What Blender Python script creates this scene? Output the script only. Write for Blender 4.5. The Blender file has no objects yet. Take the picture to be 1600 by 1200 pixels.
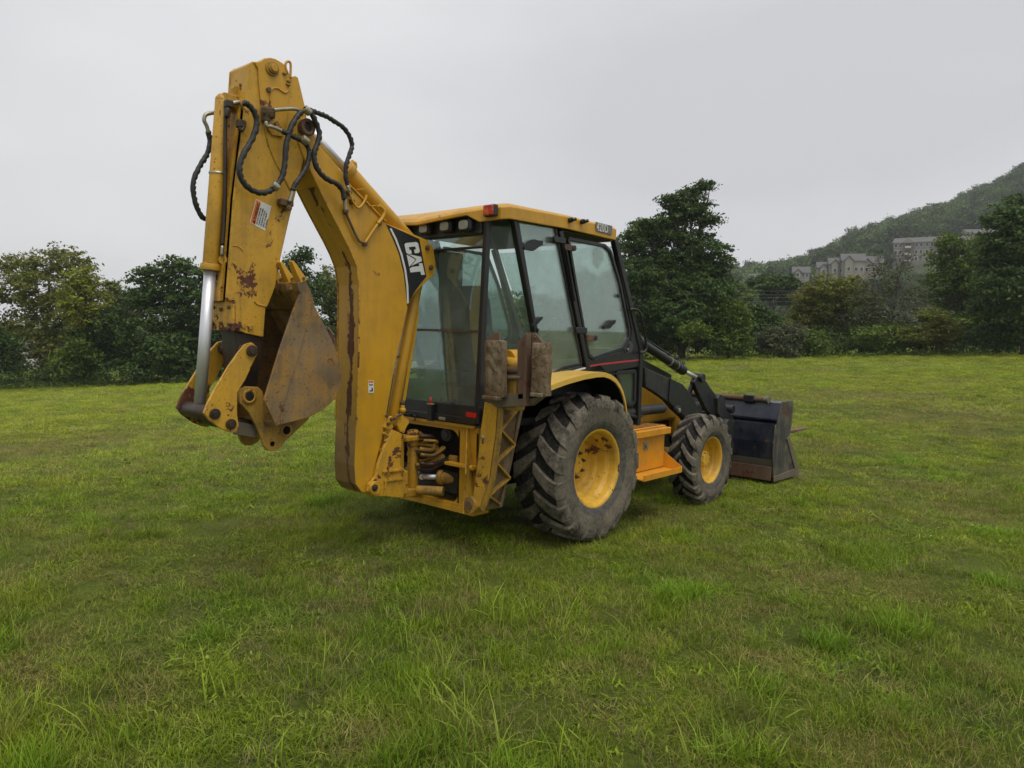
import bpy, math, random
import numpy as np
from mathutils import Vector, Matrix, noise
random.seed(7)
RNG = np.random.default_rng(11)
SC = bpy.context.scene
COL = SC.collection

# ---------------------------------------------------------------- camera
# world frame: X = the way the machine faces, Y = its left, Z = up, metres, origin under its rear axle
CAM = Vector((-5.22, -4.67, 1.773))
YAW, PITCH, ROLL, FPX = math.radians(41.354), math.radians(-4.138), math.radians(1.436), 1180.36
_F = Vector((math.cos(YAW)*math.cos(PITCH), math.sin(YAW)*math.cos(PITCH), math.sin(PITCH)))
_R0 = Vector((math.sin(YAW), -math.cos(YAW), 0)); _U0 = _R0.cross(_F)
_R = _R0*math.cos(ROLL) + _U0*math.sin(ROLL); _U = _U0*math.cos(ROLL) - _R0*math.sin(ROLL)
cam = bpy.data.objects.new('camera', bpy.data.cameras.new('camera')); COL.objects.link(cam)
m = Matrix((( _R.x, _U.x, -_F.x, CAM.x), (_R.y, _U.y, -_F.y, CAM.y), (_R.z, _U.z, -_F.z, CAM.z), (0, 0, 0, 1)))
cam.matrix_world = m
cam.data.sensor_width = 36.0; cam.data.lens = FPX/1600*36
cam.data.clip_start = 0.05; cam.data.clip_end = 9000
SC.camera = cam

# ---------------------------------------------------------------- sky, sun, exposure
world = bpy.data.worlds.new('World'); SC.world = world; world.use_nodes = True
wn = world.node_tree; wn.nodes.clear()
SUN_EL, SUN_AZ = math.radians(68), math.radians(200)
w_out = wn.nodes.new('ShaderNodeOutputWorld'); w_bg = wn.nodes.new('ShaderNodeBackground'); w_bg.inputs[1].default_value = 0.1
w_sky = wn.nodes.new('ShaderNodeTexSky'); w_sky.sky_type = 'NISHITA'; w_sky.sun_disc = False
w_sky.sun_elevation = SUN_EL; w_sky.sun_rotation = SUN_AZ; w_sky.dust_density = 4; w_sky.air_density = 1.5
w_tc = wn.nodes.new('ShaderNodeTexCoord'); w_mp = wn.nodes.new('ShaderNodeMapping'); w_mp.inputs['Scale'].default_value = (1, 1, 2.6)
w_ns = wn.nodes.new('ShaderNodeTexNoise'); w_ns.inputs['Scale'].default_value = 1.5; w_ns.inputs['Detail'].default_value = 5; w_ns.inputs['Roughness'].default_value = .45
w_rp = wn.nodes.new('ShaderNodeValToRGB')
w_rp.color_ramp.elements[0].position = .36; w_rp.color_ramp.elements[0].color = (.520, .519, .535, 1)
w_rp.color_ramp.elements[1].position = .66; w_rp.color_ramp.elements[1].color = (.672, .669, .682, 1)
w_sc = wn.nodes.new('ShaderNodeVectorMath'); w_sc.operation = 'SCALE'; w_sc.inputs['Scale'].default_value = 9.7
w_mx = wn.nodes.new('ShaderNodeMix'); w_mx.data_type = 'RGBA'; w_mx.inputs['Factor'].default_value = .96
for a, b in ((w_tc.outputs['Generated'], w_mp.inputs['Vector']), (w_mp.outputs[0], w_ns.inputs['Vector']),
             (w_ns.outputs['Fac'], w_rp.inputs[0]), (w_rp.outputs[0], w_sc.inputs[0]), (w_sky.outputs[0], w_mx.inputs[6]),
             (w_sc.outputs[0], w_mx.inputs[7]), (w_mx.outputs[2], w_bg.inputs[0]), (w_bg.outputs[0], w_out.inputs[0])):
    wn.links.new(a, b)
sun = bpy.data.objects.new('sun', bpy.data.lights.new('sun', 'SUN')); COL.objects.link(sun)
sun.data.energy = 1.5; sun.data.angle = math.radians(38); sun.data.color = (1, .97, .92)
sd = Vector((math.cos(SUN_EL)*math.sin(SUN_AZ), math.cos(SUN_EL)*math.cos(SUN_AZ), math.sin(SUN_EL)))
sun.rotation_euler = sd.to_track_quat('Z', 'Y').to_euler()
SC.view_settings.view_transform = 'Standard'; SC.view_settings.look = 'None'
SC.view_settings.gamma = 1; SC.view_settings.use_curve_mapping = False; SC.view_settings.exposure = 0.36
SC.cycles.use_denoising = True
SC.cycles.max_bounces = 8; SC.cycles.transparent_max_bounces = 24; SC.cycles.diffuse_bounces = 3; SC.cycles.volume_bounces = 3

# ---------------------------------------------------------------- helpers
def ray(px, py):
    return _F + _R*((px-800)/FPX) + _U*((600-py)/FPX)
def at(px, py, ax, v):
    """real point that the surveyed picture point (px, py) has on the plane ax = v"""
    r = ray(px, py); i = 'XYZ'.index(ax); t = (v-CAM[i])/r[i]
    return CAM + r*t
def XZ(pts, y):
    return [((p := at(a, b, 'Y', y)).x, p.z) for a, b in pts]
def spot(px, d, z=None):
    """ground position at forward distance d in the direction of column px"""
    hf = Vector((math.cos(YAW), math.sin(YAW), 0)); hr = Vector((math.sin(YAW), -math.cos(YAW), 0))
    p = CAM + hf*d + hr*(d*(px-800)/FPX)
    return Vector((p.x, p.y, 0))

def nm(s): return s
def tag(o, label=None, cat=None, group=None, kind=None):
    if label: o['label'] = label
    if cat: o['category'] = cat
    if group: o['group'] = group
    if kind: o['kind'] = kind
    return o
def empty(name, loc=(0, 0, 0), rz=0.0):
    o = bpy.data.objects.new(name, None); COL.objects.link(o); o.location = loc; o.rotation_euler = (0, 0, rz)
    o.empty_display_size = .2
    return o
def link_mesh(name, me, parent=None):
    o = bpy.data.objects.new(name, me); COL.objects.link(o)
    if parent is not None: o.parent = parent
    return o
def np_mesh(name, V, F4=None, F3=None, mats=(), midx=None, attrs=None, smooth=False):
    """fast mesh from numpy arrays: quads F4 and / or triangles F3"""
    me = bpy.data.meshes.new(name)
    nq = 0 if F4 is None else len(F4); nt = 0 if F3 is None else len(F3)
    loops = np.concatenate(([np.asarray(F4, dtype=np.int32).ravel()] if nq else []) + ([np.asarray(F3, dtype=np.int32).ravel()] if nt else []))
    tot = np.concatenate([np.full(nq, 4, np.int32), np.full(nt, 3, np.int32)])
    me.vertices.add(len(V)); me.vertices.foreach_set('co', np.asarray(V, np.float32).ravel())
    me.loops.add(len(loops)); me.loops.foreach_set('vertex_index', loops)
    me.polygons.add(nq+nt); me.polygons.foreach_set('loop_start', np.concatenate([[0], np.cumsum(tot)[:-1]]).astype(np.int32))
    me.polygons.foreach_set('loop_total', tot)
    if midx is not None: me.polygons.foreach_set('material_index', np.asarray(midx, np.int32))
    me.polygons.foreach_set('use_smooth', np.full(nq+nt, smooth))
    for mm in mats: me.materials.append(mm)
    for k, (dom, arr) in (attrs or {}).items():
        at_ = me.attributes.new(k, 'FLOAT', dom); at_.data.foreach_set('value', np.asarray(arr, np.float32))
    me.update(); me.validate()
    return me

class MB:
    """collects solids and links them as one mesh object"""
    def __init__(s): s.v = []; s.f = []; s.sm = []; s.mi = []; s.cur = 0
    def add(s, v, f, smooth=False):
        n = len(s.v); s.v += [tuple(p) for p in v]; s.f += [tuple(i+n for i in q) for q in f]; s.sm += [smooth]*len(f); s.mi += [s.cur]*len(f)
        return s
    def box(s, c, d, M=None):
        c = Vector(c); v = [Vector((x*d[0]/2, y*d[1]/2, z*d[2]/2)) for x in (-1, 1) for y in (-1, 1) for z in (-1, 1)]
        if M is not None: v = [M @ p for p in v]
        return s.add([p+c for p in v], [(0, 1, 3, 2), (4, 6, 7, 5), (0, 4, 5, 1), (2, 3, 7, 6), (0, 2, 6, 4), (1, 5, 7, 3)])
    def box2(s, a, b):
        return s.box([(a[i]+b[i])/2 for i in range(3)], [abs(b[i]-a[i]) for i in range(3)])
    def prism(s, pts, y0, y1):
        """XZ outline extruded from Y=y0 to Y=y1 (caps as n-gons)"""
        n = len(pts); v = [(x, y0, z) for x, z in pts] + [(x, y1, z) for x, z in pts]
        return s.add(v, [tuple(range(n)), tuple(range(2*n-1, n-1, -1))] + [(i, i+n, (i+1) % n+n, (i+1) % n) for i in range(n)])
    def plate(s, pts3, t):
        """planar 3D outline given real thickness vector t"""
        t = Vector(t); n = len(pts3); v = [Vector(p) for p in pts3] + [Vector(p)+t for p in pts3]
        return s.add(v, [tuple(range(n)), tuple(range(2*n-1, n-1, -1))] + [(i, i+n, (i+1) % n+n, (i+1) % n) for i in range(n)])
    def beam(s, a, b, w, h, up=(0, 0, 1), w2=None, h2=None):
        a = Vector(a); b = Vector(b); d = (b-a).normalized(); r = d.cross(Vector(up)).normalized(); u = r.cross(d)
        w2 = w if w2 is None else w2; h2 = h if h2 is None else h2
        v = [a+r*(i*w/2)+u*(j*h/2) for i, j in ((-1, -1), (1, -1), (1, 1), (-1, 1))] + [b+r*(i*w2/2)+u*(j*h2/2) for i, j in ((-1, -1), (1, -1), (1, 1), (-1, 1))]
        return s.add(v, [(0, 1, 2, 3), (7, 6, 5, 4), (0, 4, 5, 1), (1, 5, 6, 2), (2, 6, 7, 3), (3, 7, 4, 0)])
    def tube(s, pts, r, n=10, cap=True):
        pts = [Vector(p) for p in pts]; rs = r if isinstance(r, (list, tuple)) else [r]*len(pts)
        v = []; ref = None
        for i, p in enumerate(pts):
            t = (pts[min(i+1, len(pts)-1)]-pts[max(i-1, 0)]).normalized()
            if ref is None: ref = t.orthogonal().normalized()
            ref = (ref - t*ref.dot(t)).normalized(); b = t.cross(ref)
            v += [p + (ref*math.cos(2*math.pi*k/n)+b*math.sin(2*math.pi*k/n))*rs[i] for k in range(n)]
        f = [(i*n+k, i*n+(k+1) % n, (i+1)*n+(k+1) % n, (i+1)*n+k) for i in range(len(pts)-1) for k in range(n)]
        s.add(v, f, True)
        if cap:
            b0 = len(s.v)-len(v); e = b0+(len(pts)-1)*n
            for q in (tuple(range(b0+n-1, b0-1, -1)), tuple(range(e, e+n))): s.f.append(q); s.sm.append(False); s.mi.append(s.cur)
        return s
    def cyl(s, a, b, r, n=20, r2=None): return s.tube([a, b], [r, r if r2 is None else r2], n)
    def lathe(s, prof, c, ax='Y', n=48):
        """profile [(radius, offset along ax)] turned round ax through c"""
        c = Vector(c); v = []
        for rr, h in prof:
            for k in range(n):
                a = 2*math.pi*k/n
                p = (rr*math.cos(a), h, rr*math.sin(a)) if ax == 'Y' else (rr*math.cos(a), rr*math.sin(a), h)
                v.append(c+Vector(p))
        f = [(i*n+k, (i+1)*n+k, (i+1)*n+(k+1) % n, i*n+(k+1) % n) for i in range(len(prof)-1) for k in range(n)]
        return s.add(v, f, True)
    def build(s, name, mats, parent=None, bevel=0.0, subsurf=0):
        me = bpy.data.meshes.new(name); me.from_pydata(s.v, [], s.f)
        me.polygons.foreach_set('use_smooth', s.sm)
        for mm in (mats if isinstance(mats, (list, tuple)) else [mats]): me.materials.append(mm)
        me.polygons.foreach_set('material_index', s.mi)
        me.update()
        import bmesh
        bm = bmesh.new(); bm.from_mesh(me); bmesh.ops.recalc_face_normals(bm, faces=bm.faces); bm.to_mesh(me); bm.free()
        o = link_mesh(name, me, parent)
        if bevel:
            md = o.modifiers.new('bevel', 'BEVEL'); md.width = bevel; md.segments = 2; md.limit_method = 'ANGLE'; md.angle_limit = math.radians(38)
            md.harden_normals = False
        return o
def smooth_path(pts, k=6):
    """Catmull-Rom through 3D points"""
    P = [Vector(p) for p in pts]; P = [P[0]*2-P[1]] + P + [P[-1]*2-P[-2]]; out = []
    for i in range(1, len(P)-2):
        for j in range(k):
            t = j/k; a, b, c, d = P[i-1:i+3]
            out.append(.5*((2*b)+(c-a)*t+(2*a-5*b+4*c-d)*t*t+(3*b-a-3*c+d)*t**3))
    return out+[P[-2]]

# ---------------------------------------------------------------- materials
class NT:
    def __init__(s, name):
        s.m = bpy.data.materials.new(name); s.m.use_nodes = True; s.t = s.m.node_tree; s.t.nodes.clear()
        s.out = s.t.nodes.new('ShaderNodeOutputMaterial')
    def n(s, kind, **kw):
        nd = s.t.nodes.new(kind)
        for k, v in kw.items():
            if k.startswith('_'): setattr(nd, k[1:], v)
            else:
                key = int(k[1:]) if k[0] == 'i' and k[1:].isdigit() else k.replace('__', ' ')
                if isinstance(v, bpy.types.NodeSocket): s.t.links.new(v, nd.inputs[key])
                else: nd.inputs[key].default_value = v
        return nd
    def noise(s, vec, scale, detail=6, rough=.55, dist=0.0):
        return s.n('ShaderNodeTexNoise', Vector=vec, Scale=scale, Detail=detail, Roughness=rough, Distortion=dist).outputs['Fac']
    def ramp(s, fac, a, b, ca=(0, 0, 0, 1), cb=(1, 1, 1, 1)):
        r = s.n('ShaderNodeValToRGB', Fac=fac); e = r.color_ramp.elements
        e[0].position = a; e[1].position = b; e[0].color = ca; e[1].color = cb
        return r.outputs[0]
    def mix(s, f, a, b, mode='MIX'):
        nd = s.n('ShaderNodeMix', _data_type='RGBA', _blend_type=mode, i0=f)
        for i, v in ((6, a), (7, b)):
            if isinstance(v, bpy.types.NodeSocket): s.t.links.new(v, nd.inputs[i])
            else: nd.inputs[i].default_value = v if len(v) == 4 else (*v, 1)
        return nd.outputs[2]
    def math(s, op, a, b=0.0, c=0.0, clamp=False):
        nd = s.n('ShaderNodeMath', _operation=op, _use_clamp=clamp)
        for i, v in enumerate((a, b, c)):
            if isinstance(v, bpy.types.NodeSocket): s.t.links.new(v, nd.inputs[i])
            else: nd.inputs[i].default_value = v
        return nd.outputs[0]
    def mapr(s, v, a, b, c, d):
        return s.n('ShaderNodeMapRange', Value=v, i1=a, i2=b, i3=c, i4=d).outputs[0]
    def obj(s, scale=(1, 1, 1), kind='Object'):
        tc = s.n('ShaderNodeTexCoord')
        return s.n('ShaderNodeMapping', Vector=tc.outputs[kind], Scale=scale).outputs[0]
    def pr(s, col, rough=.5, metal=0.0, bump=None, bstr=.2, bdist=.005, spec=.5, coat=0.0, **kw):
        p = s.n('ShaderNodeBsdfPrincipled')
        for k, v in (('Base Color', col), ('Roughness', rough), ('Metallic', metal), ('Specular IOR Level', spec), ('Coat Weight', coat)):
            if isinstance(v, bpy.types.NodeSocket): s.t.links.new(v, p.inputs[k])
            else: p.inputs[k].default_value = (*v, 1) if isinstance(v, tuple) and len(v) == 3 else v
        if bump is not None:
            b = s.n('ShaderNodeBump', Height=bump, Strength=bstr, Distance=bdist); s.t.links.new(b.outputs[0], p.inputs['Normal'])
        s.t.links.new(p.outputs[0], s.out.inputs[0]); s.p = p
        return s.m

def paint(name, base, rust=.0, dirt=.3, rough=.42, spots=.0, dirtcol=(.16, .10, .04), rustcol=(.075, .024, .012), var=.10, seed=0.0, streak=0.0, metal=0.0, edge=0.0):
    """painted steel: tone drift, dirt film, rust chips with their own shapes, fine scratches"""
    t = NT(name); co = t.obj(); mp = t.n('ShaderNodeVectorMath', _operation='ADD', i0=co, i1=(seed, seed*.7, seed*1.3)).outputs[0]
    big = t.noise(mp, 1.7, 5, .6)
    hi = tuple(min(1, c*(1+var)) for c in base); lo = tuple(c*(1-var*1.3) for c in base)
    col = t.mix(t.ramp(big, .3, .7), lo, hi)
    if dirt > 0:
        d = t.noise(mp, 4.5, 9, .68); st = t.noise(t.n('ShaderNodeMapping', Vector=mp, Scale=(9, 9, .9)).outputs[0], 2.2, 6, .6)
        dm = t.math('MULTIPLY', t.mapr(t.math('ADD', d, t.math('MULTIPLY', st, .6)), .72, 1.05, 0, 1), dirt)
        col = t.mix(dm, col, dirtcol)
    r_ = t.mapr(t.noise(mp, 9, 6, .6), .3, .7, rough-.08, rough+.14)
    bump = t.noise(mp, 34, 6, .6)
    if rust > 0:
        a = t.noise(mp, 5.5, 10, .72, .4); b = t.noise(mp, 1.3, 3, .5)
        th = .70-.17*rust
        m1 = t.mapr(t.math('ADD', a, t.math('MULTIPLY', t.math('SUBTRACT', b, .5), .55)), th, th+.012, 0, 1)
        if streak > 0:
            s2 = t.noise(t.n('ShaderNodeMapping', Vector=mp, Scale=(16, 16, 1.1)).outputs[0], 1.6, 8, .7)
            m1 = t.math('MAXIMUM', m1, t.mapr(s2, .72-.16*streak, .735-.16*streak, 0, 1))
        rc = t.mix(t.ramp(t.noise(mp, 30, 5, .7), .35, .7), rustcol, tuple(c*2.1 for c in rustcol))
        col = t.mix(m1, col, rc); r_ = t.math('MAXIMUM', r_, t.math('MULTIPLY', m1, .85))
        bump = t.math('SUBTRACT', bump, t.math('MULTIPLY', m1, .5))
    if edge > 0:
        bn = t.n('ShaderNodeBevel', Radius=.011); bn.samples = 3; g_ = t.n('ShaderNodeNewGeometry')
        dt = t.n('ShaderNodeVectorMath', _operation='DOT_PRODUCT', i0=bn.outputs[0], i1=g_.outputs['Normal']).outputs['Value']
        em = t.math('MULTIPLY', t.mapr(dt, .985, .90, 0, 1), t.mapr(t.noise(mp, 11, 7, .75), .62-.2*edge, .64-.2*edge, 0, 1))
        col = t.mix(em, col, tuple(c*1.3 for c in rustcol)); r_ = t.math('MAXIMUM', r_, t.math('MULTIPLY', em, .8))
    if spots > 0:
        v = t.noise(mp, 60, 4, .7); k = t.mapr(v, .72-.12*spots, .735-.12*spots, 0, 1); col = t.mix(k, col, rustcol)
    return t.pr(col, r_, metal, bump, .12, .004)
M = {}
def simple(name, col, rough=.5, metal=0.0, var=.12, scale=12, bump=.15, spec=.5):
    t = NT(name); co = t.obj(); n = t.noise(co, scale, 7, .62)
    c = t.mix(t.ramp(n, .3, .7), tuple(x*(1-var) for x in col), tuple(min(1, x*(1+var)) for x in col))
    M[name] = t.pr(c, t.mapr(n, .3, .7, rough-.06, min(1, rough+.1)), metal, n, bump, .004, spec)
    return M[name]
# ================================================================ GROUND
_T = np.array([-2.0, -.678, -.407, -.1, .1, .246, .678, 2.0]); _H = np.array([-3.6, -3.4, -2.7, -1.4, -.5, 0, .9, 1.4])
def ground_z(x, y):
    x = np.asarray(x, float); y = np.asarray(y, float)
    dx, dy = x-CAM.x, y-CAM.y
    fw = dx*math.cos(YAW)+dy*math.sin(YAW); rt = dx*math.sin(YAW)-dy*math.cos(YAW)
    d = np.hypot(dx, dy)+1e-6; az = np.arctan2(rt, fw)
    h = np.interp(np.tan(np.clip(az, -1.1, 1.1)), _T, _H)
    h = np.where(np.abs(az) > 1.1, h*np.clip((math.pi-np.abs(az))/(math.pi-1.1), 0, 1), h)
    w = (np.sqrt(d*d+90)-9.487)/(math.sqrt(60*60+90)-9.487)
    w = np.where(d > 60, 1+.35*(1-np.exp(-(d-60)/60)), w)
    q = np.clip((np.hypot(x-1.3, y)-3.5)/6.0, 0, 1); q = q*q*(3-2*q)
    lump = .035*np.sin(x*.9+1.3*np.sin(y*.37))*np.cos(y*.7+.8*np.sin(x*.31)) + .02*np.sin(x*2.3+y*1.1)*np.sin(y*2.9-x*.7)
    return h*w*q + lump*q*np.clip(d/5, 0, 1)*np.exp(-d/120)
def gz(x, y): return float(ground_z(x, y))

t = NT('meadow'); co = t.obj()
n1 = t.noise(co, .35, 4, .6); n2 = t.noise(co, 2.2, 8, .7); n3 = t.noise(co, 28, 6, .75)
c = t.mix(t.ramp(n1, .35, .65), (.075, .105, .008), (.13, .165, .012))
c = t.mix(t.math('MULTIPLY', t.ramp(n2, .56, .72), .55), c, (.24, .20, .07))
c = t.mix(t.math('MULTIPLY', t.ramp(n3, .45, .62), .55), c, (.028, .040, .012))
M['meadow'] = t.pr(c, .9, 0, n3, .8, .05, .2)

rr = np.concatenate([np.linspace(0, 12, 49)[1:], np.geomspace(12.4, 1150, 84)]); na = 320
aa = np.linspace(0, 2*np.pi, na, endpoint=False)
X = CAM.x + rr[:, None]*np.cos(aa)[None]; Y = CAM.y + rr[:, None]*np.sin(aa)[None]; Z = ground_z(X, Y)
V = np.concatenate([[[CAM.x, CAM.y, gz(CAM.x, CAM.y)]], np.stack([X, Y, Z], -1).reshape(-1, 3)])
i = np.arange(len(rr)-1)[:, None]*na; k = np.arange(na)[None]; k2 = (k+1) % na
F4 = np.stack([i+k, i+na+k, i+na+k2, i+k2], -1).reshape(-1, 4)+1
F3 = np.stack([np.zeros(na, int), np.arange(na)+1, (np.arange(na)+1) % na+1], -1)
g = link_mesh('meadow_ground', np_mesh('meadow_ground', V, F4, F3, [M['meadow']], smooth=True)); tag(g, kind='structure')

# ================================================================ SCATTER (points -> instances of a few variants)
def scatter(name, P, rot, scl, idx, variants, kind='stuff'):
    me = bpy.data.meshes.new(name); me.vertices.add(len(P)); me.vertices.foreach_set('co', np.asarray(P, np.float32).ravel())
    for nme, arr in (('rot', rot), ('scl', scl)):
        a = me.attributes.new(nme, 'FLOAT_VECTOR', 'POINT'); a.data.foreach_set('vector', np.asarray(arr, np.float32).ravel())
    a = me.attributes.new('idx', 'INT', 'POINT'); a.data.foreach_set('value', np.asarray(idx, np.int32))
    me.update(); o = link_mesh(name, me)
    col = bpy.data.collections.new(name+'_source')
    for q, vm in enumerate(variants):
        ob = bpy.data.objects.new('%s_source%02d' % (name, q), vm); col.objects.link(ob)
    ng = bpy.data.node_groups.new(name+'_nodes', 'GeometryNodeTree')
    ng.interface.new_socket('Geometry', in_out='INPUT', socket_type='NodeSocketGeometry'); ng.interface.new_socket('Geometry', in_out='OUTPUT', socket_type='NodeSocketGeometry')
    N = ng.nodes.new; gi = N('NodeGroupInput'); go = N('NodeGroupOutput'); ip = N('GeometryNodeInstanceOnPoints'); ci = N('GeometryNodeCollectionInfo')
    ci.inputs['Collection'].default_value = col; ci.inputs['Separate Children'].default_value = True; ci.inputs['Reset Children'].default_value = True
    ip.inputs['Pick Instance'].default_value = True
    def att(n_, ty):
        a_ = N('GeometryNodeInputNamedAttribute'); a_.data_type = ty; a_.inputs['Name'].default_value = n_; return a_.outputs['Attribute']
    L = ng.links.new
    e2r = N('FunctionNodeEulerToRotation'); L(att('rot', 'FLOAT_VECTOR'), e2r.inputs[0])
    L(gi.outputs[0], ip.inputs['Points']); L(ci.outputs[0], ip.inputs['Instance']); L(att('idx', 'INT'), ip.inputs['Instance Index'])
    L(e2r.outputs[0], ip.inputs['Rotation']); L(att('scl', 'FLOAT_VECTOR'), ip.inputs['Scale']); L(ip.outputs[0], go.inputs[0])
    md = o.modifiers.new('scatter', 'NODES'); md.node_group = ng
    return tag(o, kind=kind)

# ================================================================ GRASS
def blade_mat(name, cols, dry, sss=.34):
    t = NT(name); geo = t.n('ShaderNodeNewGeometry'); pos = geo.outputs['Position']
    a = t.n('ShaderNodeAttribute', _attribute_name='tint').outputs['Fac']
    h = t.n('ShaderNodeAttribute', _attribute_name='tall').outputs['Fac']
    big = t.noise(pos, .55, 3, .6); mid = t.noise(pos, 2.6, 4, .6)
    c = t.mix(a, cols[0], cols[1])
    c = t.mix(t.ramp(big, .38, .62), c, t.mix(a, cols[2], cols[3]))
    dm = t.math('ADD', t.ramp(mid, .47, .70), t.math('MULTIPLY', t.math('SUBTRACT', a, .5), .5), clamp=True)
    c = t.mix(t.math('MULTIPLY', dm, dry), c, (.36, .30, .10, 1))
    c = t.mix(t.math('MULTIPLY', t.math('SUBTRACT', 1.0, h, clamp=True), .50), c, (.035, .045, .014, 1))  # blade roots darkened, painting in the shade between blades
    rnd = t.n('ShaderNodeObjectInfo').outputs['Random']
    c = t.n('ShaderNodeHueSaturation', Color=c, Value=t.mapr(rnd, 0, 1, .62, 1.42)).outputs[0]
    d = t.n('ShaderNodeBsdfPrincipled'); t.t.links.new(c, d.inputs['Base Color']); d.inputs['Roughness'].default_value = .5; d.inputs['Specular IOR Level'].default_value = .22
    tr = t.n('ShaderNodeBsdfTranslucent', Color=t.mix(.35, c, (.12, .19, .01, 1)))
    mx = t.n('ShaderNodeMixShader', Fac=sss, i1=d.outputs[0], i2=tr.outputs[0]); t.t.links.new(mx.outputs[0], t.out.inputs[0])
    return t.m
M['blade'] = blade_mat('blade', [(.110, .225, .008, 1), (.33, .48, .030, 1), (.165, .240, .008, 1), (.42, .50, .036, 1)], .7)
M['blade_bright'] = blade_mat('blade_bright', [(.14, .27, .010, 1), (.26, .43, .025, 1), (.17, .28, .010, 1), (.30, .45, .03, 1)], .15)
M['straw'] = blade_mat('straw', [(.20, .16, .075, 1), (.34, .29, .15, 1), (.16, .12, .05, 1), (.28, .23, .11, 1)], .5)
def tuft(seed, n, hmin, hmax, rad, lean, wid, mat, seg=3, curl=1.0):
    r = np.random.default_rng(seed); a = r.uniform(0, 2*np.pi, n); q = rad*np.sqrt(r.uniform(0, 1, n))
    bx, by = q*np.cos(a), q*np.sin(a); H = r.uniform(hmin, hmax, n); da = r.uniform(0, 2*np.pi, n)
    le = np.abs(r.normal(0, lean, n))+.08; w = wid*r.uniform(.6, 1.25, n)
    V = []; F4 = []; F3 = []; hh = []; tint = np.clip(r.normal(.5, .25, n), 0, 1); tn = []
    for i in range(n):
        b0 = len(V); dx, dy = math.cos(da[i]), math.sin(da[i]); tw = da[i]+math.pi/2+r.uniform(-.7, .7); sx, sy = math.cos(tw), math.sin(tw)
        for s in range(seg+1):
            f = s/seg; ang = min(le[i]*(.35+1.25*f*curl), 1.62)
            hz = H[i]*f*math.cos(ang*.8); out = H[i]*f*math.sin(ang)
            ww = w[i]*(1-.85*f**1.6)/2
            cx, cy = bx[i]+dx*out, by[i]+dy*out
            if s < seg: V += [(cx-sx*ww, cy-sy*ww, hz-.004), (cx+sx*ww, cy+sy*ww, hz-.004)]; hh += [f*1.25]*2
            else: V.append((cx, cy, hz)); hh.append(1.25)
        for s in range(seg-1): F4.append((b0+2*s, b0+2*s+1, b0+2*s+3, b0+2*s+2))
        F3.append((b0+2*seg-2, b0+2*seg-1, b0+2*seg)); tn += [tint[i]]*(2*seg+1)
    return np_mesh('grass_tuft', V, F4, F3, [mat], attrs={'tint': ('POINT', tn), 'tall': ('POINT', hh)})
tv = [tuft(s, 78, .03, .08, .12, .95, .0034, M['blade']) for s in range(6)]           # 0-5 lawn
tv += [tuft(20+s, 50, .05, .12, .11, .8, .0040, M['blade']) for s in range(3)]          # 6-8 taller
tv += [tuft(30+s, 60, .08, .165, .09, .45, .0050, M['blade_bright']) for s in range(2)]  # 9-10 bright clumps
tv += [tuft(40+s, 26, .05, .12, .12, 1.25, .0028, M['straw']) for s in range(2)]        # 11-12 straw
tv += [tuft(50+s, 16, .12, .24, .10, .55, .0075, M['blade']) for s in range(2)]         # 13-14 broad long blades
M['blade_far_lit'] = blade_mat('blade_far_lit', [(.27, .39, .013, 1), (.47, .58, .026, 1), (.36, .41, .016, 1), (.55, .59, .034, 1)], .7)
M['blade_dry'] = blade_mat('blade_dry', [(.26, .21, .055, 1), (.48, .41, .14, 1), (.24, .21, .04, 1), (.44, .40, .11, 1)], .5)
tv_dry = [tuft(90+s, 64, .02, .065, .12, 1.15, .0032, M['blade_dry']) for s in range(3)]
tv_weed = [tuft(80+s, 26, .02, .06, .11, 1.5, .016, M['blade'], 3, .8) for s in range(2)]
tv += [tuft(60+s, 70, .03, .07, .12, .8, .0038, M['blade_far_lit']) for s in range(4)]     # 15-18 shorter far turf, its lit tips painted in as paler colour
tv += tv_weed + tv_dry                                                                        # 19-20 flat broad weeds
def fbm(x, y, s, off=0.0):
    return np.array([noise.fractal(Vector((a*s+off, b*s-off, off)), 1.0, 2.0, 3) for a, b in zip(x, y)])
DRY = []
for (a_, b_, r_) in ((1450, 660, 3.2), (1340, 627, 3.4), (1545, 688, 1.8), (1300, 702, 1.0), (1200, 628, 2.5), (60, 652, 2.6), (150, 640, 2.0), (1090, 812, .55), (1010, 800, .5), (300, 690, .9), (345, 890, .42), (520, 903, .35), (560, 945, .28),
                     (560, 1150, .20), (1100, 890, .42), (1250, 900, .5), (1390, 920, .4), (880, 985, .25), (150, 1120, .2), (1250, 1180, .18), (700, 860, .4), (1500, 800, .8), (80, 990, .22), (1420, 760, .9), (720, 1160, .15)):
    q_ = at(a_, b_, 'Z', 0.0); DRY.append((q_.x, q_.y, r_))
PX, RT, SL, ID = [], [], [], []
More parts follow.
